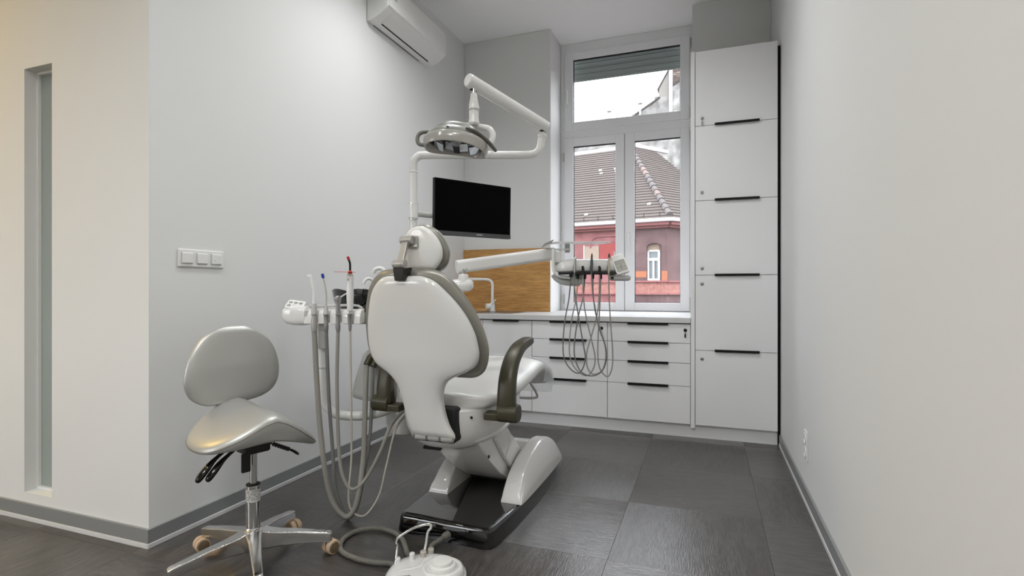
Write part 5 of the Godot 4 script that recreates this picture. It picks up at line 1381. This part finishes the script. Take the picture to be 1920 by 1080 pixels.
		if i == 0:
			part("valve_body", Sh.new().lathe([V(0.010, 0.002), V(0.0145, 0.006), V(0.0145, 0.02), V(0.012, 0.05), V(0.0105, 0.056)], 18), M.pale_grey, h)
			var tip := Sh.spl([V3(0, 0.05, 0), V3(0, 0.10, 0), V3(-0.004, 0.135, 0.002), V3(-0.010, 0.17, 0.004), V3(-0.013, 0.185, 0.005)], 4)
			part("tip", Sh.new().tube(tip, 0.0085, 14), M.satin_white, h)
			part("tip_mouth", Sh.new().rbox(V3(-0.019, 0.186, 0.005), V3(0.026, 0.013, 0.016), 0.003), M.satin_white, h)
		elif i == 1:
			part("valve_body", Sh.new().lathe([V(0.012, 0.004), V(0.013, 0.010), V(0.009, 0.035), V(0.005, 0.043)], 16), M.pale_grey, h)
			part("tube", Sh.new().tube(Sh.spl([V3(0, 0.04, 0), V3(0.001, 0.08, 0), V3(-0.002, 0.12, 0), V3(-0.008, 0.155, 0.002), V3(-0.013, 0.178, 0.003)], 5), 0.0036, 10), M.hose_pale, h)
			part("tip", Sh.new().tube(PackedVector3Array([V3(-0.0125, 0.176, 0.003), V3(-0.0135, 0.180, 0.003), V3(-0.0165, 0.196, 0.004), V3(-0.017, 0.198, 0.004)]), [0.005, 0.0068, 0.0068, 0.005], 12), M.blue, h)
		elif i == 2:
			part("grip", Sh.new().lathe([V(0.008, 0.0), V(0.0105, 0.01), V(0.0105, 0.06), V(0.013, 0.066), V(0.015, 0.085), V(0.012, 0.092), V(0.003, 0.094)], 18), M.brushed_steel, h)
			part("button", Sh.new().rbox(V3(-0.008, 0.082, 0.010), V3(0.016, 0.008, 0.010), 0.002), M.zinc, h)
			part("nozzle", Sh.new().tube(PackedVector3Array([V3(0.006, 0.083, 0.0), V3(0.025, 0.095, 0.0), V3(0.042, 0.106, 0.0)]), [0.004, 0.0032, 0.0026], 10), M.satin_white, h)
		else:
			part("body", Sh.new().lathe([V(0.010, 0.018), V(0.014, 0.022), V(0.0155, 0.05), V(0.0175, 0.10), V(0.0165, 0.13), V(0.0145, 0.15), V(0.0165, 0.165), V(0.0165, 0.185), V(0.013, 0.198), V(0.006, 0.200)], 22), M.gloss_white, h)
			part("button", Sh.new().rbox(V3(-0.004, 0.17, 0.016), V3(0.006, 0.012, 0.004), 0.001), M.grey_plastic, h)
			part("rod", Sh.new().tube(Sh.spl([V3(0.0, 0.20, 0), V3(0.0, 0.232, 0), V3(-0.001, 0.248, 0), V3(-0.004, 0.258, 0), V3(-0.007, 0.265, 0)], 4), 0.0052, 12), M.black_metal, h)
			part("rod_tip", Sh.new().tube(PackedVector3Array([V3(-0.0065, 0.264, 0), V3(-0.011, 0.279, 0)]), 0.0064, 12), M.red, h)
			part("shield", Sh.new().lathe([V(0.006, -0.0012), V(0.05, -0.0012), V(0.0505, 0.0), V(0.05, 0.0012), V(0.006, 0.0012)], 30, Transform3D(Basis(V3(0, 0, 1), -0.03) * Basis(V3(1, 0, 0), 0.02), V3(-0.026, 0.206, 0))), M.orange_clear, h)
			part("shield_grip", Sh.new().lathe([V(0.006, 0.199), V(0.010, 0.2), V(0.010, 0.208), V(0.006, 0.212)], 14), mat("orange_rubber", Color(0.75, 0.25, 0.06), 0.5), h)

# ---------------------------------------------------------------- saddle stool
func stool() -> void:
	var C := V3(-1.745, 0, -1.693)
	var F := V3(0.948, 0, 0.317).normalized()        # where it faces
	var S := V3(F.z, 0, -F.x)                        # its side towards the camera's right
	var t := thing("saddle_stool", "silver-grey saddle stool with backrest on a polished five-star base with casters", "stool", C)
	# star base
	var hub := Sh.new().lathe([V(0.02, 0.062), V(0.040, 0.066), V(0.044, 0.085), V(0.040, 0.12), V(0.031, 0.15), V(0.029, 0.155)], 30, Transform3D(Basis(), C))
	part("hub", hub, M.polished_aluminium, t)
	for i in 5:
		var a := deg_to_rad(41.0 + 72.0 * i)
		if i == 4:
			a = deg_to_rad(-36.0)
		var d := V3(cos(a), 0, sin(a))
		var w := V3(-sin(a), 0, cos(a))
		var rings := []
		for q in [[0.015, 0.036, 0.070, 0.152], [0.035, 0.034, 0.068, 0.148], [0.06, 0.029, 0.068, 0.138], [0.10, 0.024, 0.070, 0.130], [0.17, 0.021, 0.070, 0.121], [0.24, 0.019, 0.066, 0.108], [0.285, 0.0175, 0.060, 0.101], [0.300, 0.0165, 0.059, 0.097], [0.306, 0.011, 0.061, 0.093]]:
			var lo: float = q[2]
			var hi: float = q[3]
			var x: float = q[1]
			var b := 0.006
			var ring := PackedVector3Array()
			for v in [V(-x * 0.82, lo), V(-x, lo + b), V(-x, hi - b), V(-x + b * 0.4, hi - b * 0.35), V(-x + b, hi), V(x - b, hi), V(x - b * 0.4, hi - b * 0.35), V(x, hi - b), V(x, lo + b), V(x * 0.82, lo)]:
				ring.append(C + d * q[0] + w * v.x + V3(0, v.y, 0))
			rings.append(ring)
		var leg := part("leg", Sh.new().loft(rings), M.polished_aluminium, t, "", 34.0)
		var p: Vector3 = C + d * 0.287
		# a twin-wheel caster that has swung its own way
		var ca: float = a + [2.0, 1.25, -1.22, 1.9, -0.65][i]
		var cd := V3(cos(ca), 0, sin(ca))
		var ct := V3(-sin(ca), 0, cos(ca))
		var cc := p + cd * 0.018 + V3(0, 0.0305, 0)
		part("caster_pin", Sh.new().tube(PackedVector3Array([p + V3(0, 0.035, 0), p + V3(0, 0.066, 0)]), 0.008, 10), M.brushed_steel, leg)
		var wx := Transform3D(Basis(cd, ct, cd.cross(ct)), cc)
		for s in [-1.0, 1.0]:
			part("wheel", Sh.new().lathe([V(0.004, 0.004 * s), V(0.028, 0.004 * s), V(0.0305, 0.007 * s), V(0.0305, 0.021 * s), V(0.028, 0.0245 * s), V(0.025, 0.025 * s), V(0.004, 0.025 * s)], 28, wx), M.caster_cream, leg)
			part("wheel_disc", Sh.new().lathe([V(0.003, 0.0245 * s), V(0.0235, 0.0245 * s), V(0.0225, 0.0268 * s), V(0.016, 0.0275 * s), V(0.003, 0.0278 * s)], 24, wx), M.caster_disc, leg)
		part("caster_hood", Sh.new().rbox(cc + V3(0, 0.012, 0) - cd * 0.006, V3(0.03, 0.03, 0.008), 0.003, -1.0, Basis(cd, Vector3.UP, cd.cross(Vector3.UP))), M.caster_cream, leg)
	# gas spring
	var cx := Transform3D(Basis(), C)
	part("sleeve", Sh.new().lathe([V(0.027, 0.145), V(0.0275, 0.15), V(0.0275, 0.322), V(0.0265, 0.326), V(0.016, 0.326)], 32, cx), M.polished_aluminium, t)
	part("sleeve_ring", Sh.new().lathe([V(0.0155, 0.3255), V(0.027, 0.3255), V(0.027, 0.331), V(0.0155, 0.333)], 32, cx), M.black_rubber, t)
	part("rod", Sh.new().lathe([V(0.0145, 0.325), V(0.0145, 0.47)], 24, cx), M.chrome, t)
	# paper label round the sleeve
	var im := Image.create(256, 96, false, Image.FORMAT_RGB8)
	im.fill(Color(0.82, 0.82, 0.81))
	var rng := RandomNumberGenerator.new()
	rng.seed = 9
	for r in 7:
		var x := 90 if r == 0 else 12
		while x < 230:
			var n := rng.randi_range(4, 20)
			if rng.randf() < 0.72 and x + n < 232:
				im.fill_rect(Rect2i(x, 10 + r * 11, n, 4), Color(0.28, 0.28, 0.28))
			x += n + 4
	var lm := mat("label_print", Color(1, 1, 1), 0.5, 0.0, {"albedo_texture": ImageTexture.create_from_image(im)})
	var lp := PackedVector3Array()
	var ln := PackedVector3Array()
	var lu := PackedVector2Array()
	for i in 20:
		for k in [[0, 0], [1, 1], [1, 0], [0, 0], [0, 1], [1, 1]]:
			var f: float = (i + k[0]) / 20.0
			var a := 2.75 - 3.3 * f
			lp.append(V3(0.0279 * cos(a), 0.262 + 0.050 * k[1], 0.0279 * sin(a)))
			ln.append(V3(cos(a), 0, sin(a)))
			lu.append(V(f, 1.0 - k[1]))
	var arr := []
	arr.resize(Mesh.ARRAY_MAX)
	arr[Mesh.ARRAY_VERTEX] = lp
	arr[Mesh.ARRAY_NORMAL] = ln
	arr[Mesh.ARRAY_TEX_UV] = lu
	var am := ArrayMesh.new()
	am.add_surface_from_arrays(Mesh.PRIMITIVE_TRIANGLES, arr)
	am.surface_set_material(0, lm)
	var mi := MeshInstance3D.new()
	mi.name = "paper_label"
	mi.mesh = am
	mi.set_meta("label", "printed paper label")
	t.add_child(mi)
	# mechanism and levers
	part("mechanism", Sh.new().rbox(C + V3(0, 0.487, 0), V3(0.10, 0.05, 0.10), 0.008, 0.012, Basis(F, Vector3.UP, S * -1.0)), M.black_rubber, t)
	part("mechanism_cone", Sh.new().lathe([V(0.018, 0.455), V(0.03, 0.46), V(0.035, 0.475), V(0.03, 0.48)], 20, cx), M.black_rubber, t)
	part("back_bar", Sh.new().tube(Sh.spl([C + V3(0, 0.485, 0) - F * 0.03, C - F * 0.12 + V3(0, 0.49, 0), C - F * 0.205 + V3(0, 0.52, 0), C - F * 0.225 + V3(0, 0.60, 0), C - F * 0.215 + V3(0, 0.74, 0)], 5), 0.016, 10, true, 0.6, F), M.black_rubber, t)
	part("tab", Sh.new().rbox(C - S * 0.048 + F * 0.04 + V3(0, 0.435, 0), V3(0.035, 0.075, 0.012), 0.003, -1.0, Basis(S, Vector3.UP, F)), M.black_rubber, t)
	var lev := mat("lever_gloss", Color(0.055, 0.055, 0.045), 0.12, 0.2)
	for k in [[-0.022, -0.018], [0.006, 0.0]]:
		var p0: Vector3 = C + S * (-0.10 + k[0]) + V3(0, 0.500, 0) + F * (0.045 + k[1])
		var p1: Vector3 = C + S * (-0.150 + k[0]) + V3(0, 0.470, 0) + F * (0.055 + k[1])
		var p2: Vector3 = C + S * (-0.190 + k[0]) + V3(0, 0.430, 0) + F * (0.06 + k[1])
		var p3: Vector3 = C + S * (-0.208 + k[0]) + V3(0, 0.408, 0) + F * (0.06 + k[1])
		part("lever", Sh.new().tube(Sh.spl([p0, p1, p2, p3], 4), [0.008, 0.008, 0.008, 0.009, 0.011, 0.013, 0.0145, 0.015, 0.015, 0.0145, 0.013, 0.011, 0.005], 14, true, 0.8), lev, t)
	var q0 := C + S * 0.05 + V3(0, 0.492, 0) + F * 0.02
	var q1 := C + S * 0.148 + V3(0, 0.438, 0) + F * 0.035
	var lv := part("lever", Sh.new().tube(Sh.spl([q0, q0.lerp(q1, 0.5), q1, q1 + S * 0.03 - V3(0, 0.024, 0)], 3), [0.006, 0.006, 0.006, 0.006, 0.006, 0.007, 0.009, 0.010, 0.010, 0.006], 12, true, 0.6), M.black_rubber, t)
	for i in 7:
		part("lever_rib", Sh.new().rbox(q0.lerp(q1, 0.25 + 0.1 * i), V3(0.005, 0.017, 0.015), 0.001, -1.0, Basis((q1 - q0).normalized(), Vector3.UP, F).orthonormalized()), M.black_rubber, lv)
	# saddle seat
	var seat_y := func(s: float, u: float) -> float: return 0.652 - 0.030 * s - 0.150 * s * s / (absf(s) + 0.30) * (1.30 - 0.15 * absf(s)) + 0.012 * u * u * (1.0 if u < 0 else -0.6) - 0.008 * u
	var outline := func(ph: float) -> Vector2:
		var x := cos(ph)
		var y := sin(ph)
		return Vector2(signf(x) * pow(absf(x), 2.0 / 2.5), signf(y) * pow(absf(y), 2.0 / 2.5))
	var ha := 0.236
	var hb := 0.185
	var rings := []
	var n := 56
	var edge := []
	# share of the outline, drop below the top surface, share of the way from the seam down to the underside
	for q in [[0.02, 0.0, 0.0], [0.15, 0.0, 0.0], [0.3, 0.0, 0.0], [0.45, 0.0, 0.0], [0.6, 0.0, 0.0], [0.72, 0.0, 0.0], [0.82, 0.0015, 0.0], [0.90, 0.004, 0.0], [0.96, 0.009, 0.0], [0.99, 0.016, 0.0], [1.0, 0.024, 0.0], [0.998, 0.027, 0.25], [0.985, 0.027, 0.55], [0.96, 0.027, 0.85], [0.93, 0.027, 0.97], [0.85, 0.027, 1.0], [0.6, 0.027, 1.0], [0.3, 0.027, 1.0], [0.02, 0.027, 1.0]]:
		var ring := PackedVector3Array()
		for j in n:
			var o: Vector2 = outline.call(TAU * j / n) * q[0]
			var top: float = seat_y.call(o.x, o.y) - q[1]
			var low: float = minf(0.532 - 0.030 * o.x - 0.052 * pow(absf(o.x), 1.5) + (0.0 if o.y > 0.0 else 0.035 * absf(o.y) * (1.0 - absf(o.x))), top - 0.012)
			ring.append(C + S * o.x * ha + F * (o.y * hb + 0.01) + V3(0, lerpf(top, low, q[2]), 0))
		if q[0] == 1.0:
			edge = Array(ring)
		rings.append(ring)
	var st := part("seat", Sh.new().loft(rings), M.silver_vinyl, t, "", 60.0)
	edge.append(edge[0])
	part("seam", Sh.new().tube(PackedVector3Array(edge), 0.0022, 6), M.vinyl_rim, st)
	# backrest
	var bx := Transform3D(Basis(S, V3(0, 1, 0) - F * 0.06, F).orthonormalized(), C - F * 0.165 + V3(0, 0.802, 0) - S * 0.004)
	var left := [V(-0.010, 0.166), V(-0.05, 0.162), V(-0.113, 0.132), V(-0.160, 0.075), V(-0.184, 0.02), V(-0.196, -0.047), V(-0.188, -0.095), V(-0.165, -0.130), V(-0.115, -0.157), V(-0.04, -0.163)]
	var right := [V(0.020, 0.166), V(0.065, 0.160), V(0.13, 0.125), V(0.172, 0.072), V(0.192, 0.018), V(0.199, -0.035), V(0.190, -0.085), V(0.162, -0.125), V(0.11, -0.150), V(0.03, -0.162)]
	var bk := Sh.new().slab(left, right, func(_y): return 0.0, 0.016, 0.02, 2.6, 0.035, 40, 0.014)
	part("backrest", bk.moved(bx), M.silver_vinyl, t, "", 60.0)
	part("backrest_plate", Sh.new().rbox(V3(0, -0.02, -0.02), V3(0.16, 0.14, 0.012), 0.004, 0.03).moved(bx), M.black_rubber, t)
	part("backrest_shoe", Sh.new().rbox(V3(-0.0, -0.165, -0.006), V3(0.05, 0.05, 0.016), 0.003).moved(bx), M.black_rubber, t)

# ---------------------------------------------------------------- foot control
func pedal() -> void:
	var t := thing("foot_control", "white domed dental foot pedal with wire bail and coiled grey hose, on the floor", "foot pedal", V3(-1.02, 0, -1.86))
	var R := V3(0.9394, 0, -0.3428)      # along its width
	var D := V3(0.3428, 0, 0.9394)
	var c := V3(-1.025, 0, -1.835)
	var rings := []
	for q in [[0.155, 0.138, 0.002, 0.0], [0.158, 0.141, 0.010, 0.0], [0.155, 0.138, 0.022, 0.0], [0.143, 0.127, 0.036, 0.0], [0.125, 0.110, 0.046, 0.0], [0.09, 0.08, 0.053, 0.0], [0.04, 0.035, 0.056, 0.0], [0.005, 0.005, 0.0565, 0.0]]:
		rings.append(Sh.sring(c + V3(0, q[2], 0), R * q[0], D * q[1], 2.15, 44))
	part("housing", Sh.new().loft(rings), M.gloss_white, t, "", 50.0)
	# raised round island that carries the pedal disc
	var ic := c + R * 0.065 + D * 0.012
	var ix := Transform3D(Basis(), V3(ic.x, 0, ic.z))
	part("pedal_ring", Sh.new().lathe([V(0.086, 0.02), V(0.085, 0.042), V(0.078, 0.056), V(0.070, 0.060), V(0.062, 0.058), V(0.058, 0.052)], 40, ix), M.gloss_white, t, "", 50.0)
	part("pedal_disc", Sh.new().lathe([V(0.052, 0.045), V(0.054, 0.062), V(0.051, 0.067), V(0.042, 0.069), V(0.040, 0.070), V(0.040, 0.077), V(0.038, 0.081), V(0.031, 0.083), V(0.004, 0.0835)], 36, ix), M.satin_white, t)
	# swirling ridge beside the island
	var rp := []
	for q in [[-0.13, 0.055, 0.036], [-0.09, 0.030, 0.050], [-0.045, 0.022, 0.055], [-0.02, 0.0, 0.057], [-0.012, -0.04, 0.056], [0.012, -0.075, 0.050], [0.055, -0.092, 0.044]]:
		rp.append(c + R * q[0] + D * q[1] + V3(0, q[2] - 0.006, 0))
	part("ridge", Sh.new().tube(Sh.spl(rp, 6), 0.010, 10), M.gloss_white, t)
	part("window_hollow", Sh.new().rbox(c - R * 0.075 + D * 0.082 + V3(0, 0.040, 0), V3(0.06, 0.012, 0.04), 0.004, -1.0, Basis(R, Vector3.UP, R.cross(Vector3.UP))), M.black_gap, t)
	part("rocker", Sh.new().tube(PackedVector3Array([c - R * 0.105 + D * 0.082 + V3(0, 0.046, 0), c - R * 0.045 + D * 0.082 + V3(0, 0.050, 0)]), 0.009, 12), M.chrome, t)
	# valve posts
	for k in [[-0.118, -0.040, 0.034, 0.010], [-0.062, -0.045, 0.05, 0.010], [-0.022, -0.070, 0.046, 0.012], [0.002, -0.112, 0.036, 0.012]]:
		var p: Vector3 = c + R * k[0] + D * k[1]
		part("valve_post", Sh.new().lathe([V(k[3], k[2] - 0.012), V(k[3], k[2] + 0.018), V(k[3] * 1.08, k[2] + 0.019), V(k[3] * 1.08, k[2] + 0.028), V(k[3] * 0.8, k[2] + 0.031), V(0.003, k[2] + 0.030)], 16, Transform3D(Basis(), V3(p.x, 0, p.z))), M.satin_white if k[0] < -0.03 else M.hose_pale, t)
	# bail
	var bail := Sh.spl([c - R * 0.125 - D * 0.028 + V3(0, 0.035, 0), V3(-1.160, 0.10, -1.845), V3(-1.163, 0.122, -1.84), V3(-1.145, 0.146, -1.842), V3(-1.09, 0.180, -1.86), V3(-1.045, 0.192, -1.88), V3(-1.032, 0.190, -1.885)], 6)
	part("bail", Sh.new().tube(bail, 0.005, 10), M.chrome, t)
	part("bail", Sh.new().tube(Sh.spl([V3(-1.032, 0.190, -1.885), V3(-1.034, 0.174, -1.89), V3(-1.053, 0.15, -1.90), V3(-1.075, 0.09, -1.925), c - R * 0.025 - D * 0.085 + V3(0, 0.04, 0)], 6), 0.0048, 10), M.satin_white, t)
	# ribbed hose lying in a loop, and its end at the chair's floor plate
	var hp := Sh.spl([V3(-1.175, 0.014, -1.86), V3(-1.215, 0.0125, -1.868), V3(-1.264, 0.0125, -1.856), V3(-1.342, 0.0125, -1.852), V3(-1.427, 0.0125, -1.871), V3(-1.479, 0.0125, -1.904), V3(-1.519, 0.0125, -1.971), V3(-1.521, 0.0125, -2.049), V3(-1.483, 0.0125, -2.103), V3(-1.426, 0.0125, -2.124), V3(-1.347, 0.0125, -2.112), V3(-1.276, 0.0125, -2.070), V3(-1.214, 0.0125, -2.0), V3(-1.185, 0.0125, -1.965), V3(-1.15, 0.0125, -1.955), V3(-1.10, 0.0125, -1.985), V3(-1.115, 0.018, -2.05), V3(-1.095, 0.030, -2.095), V3(-1.085, 0.034, -2.115)], 40)
	var hr := PackedFloat32Array()
	for i in hp.size():
		hr.append(0.0112 if i % 4 < 2 else 0.0098)
	part("hose", Sh.new().tube(hp, hr, 10), M.floor_hose, t, "", 20.0)
	part("hose_nut", Sh.new().tube(PackedVector3Array([V3(-1.090, 0.032, -2.104), V3(-1.085, 0.0345, -2.116), V3(-1.080, 0.036, -2.134)]), [0.014, 0.0175, 0.0175], 16), M.floor_hose, t)
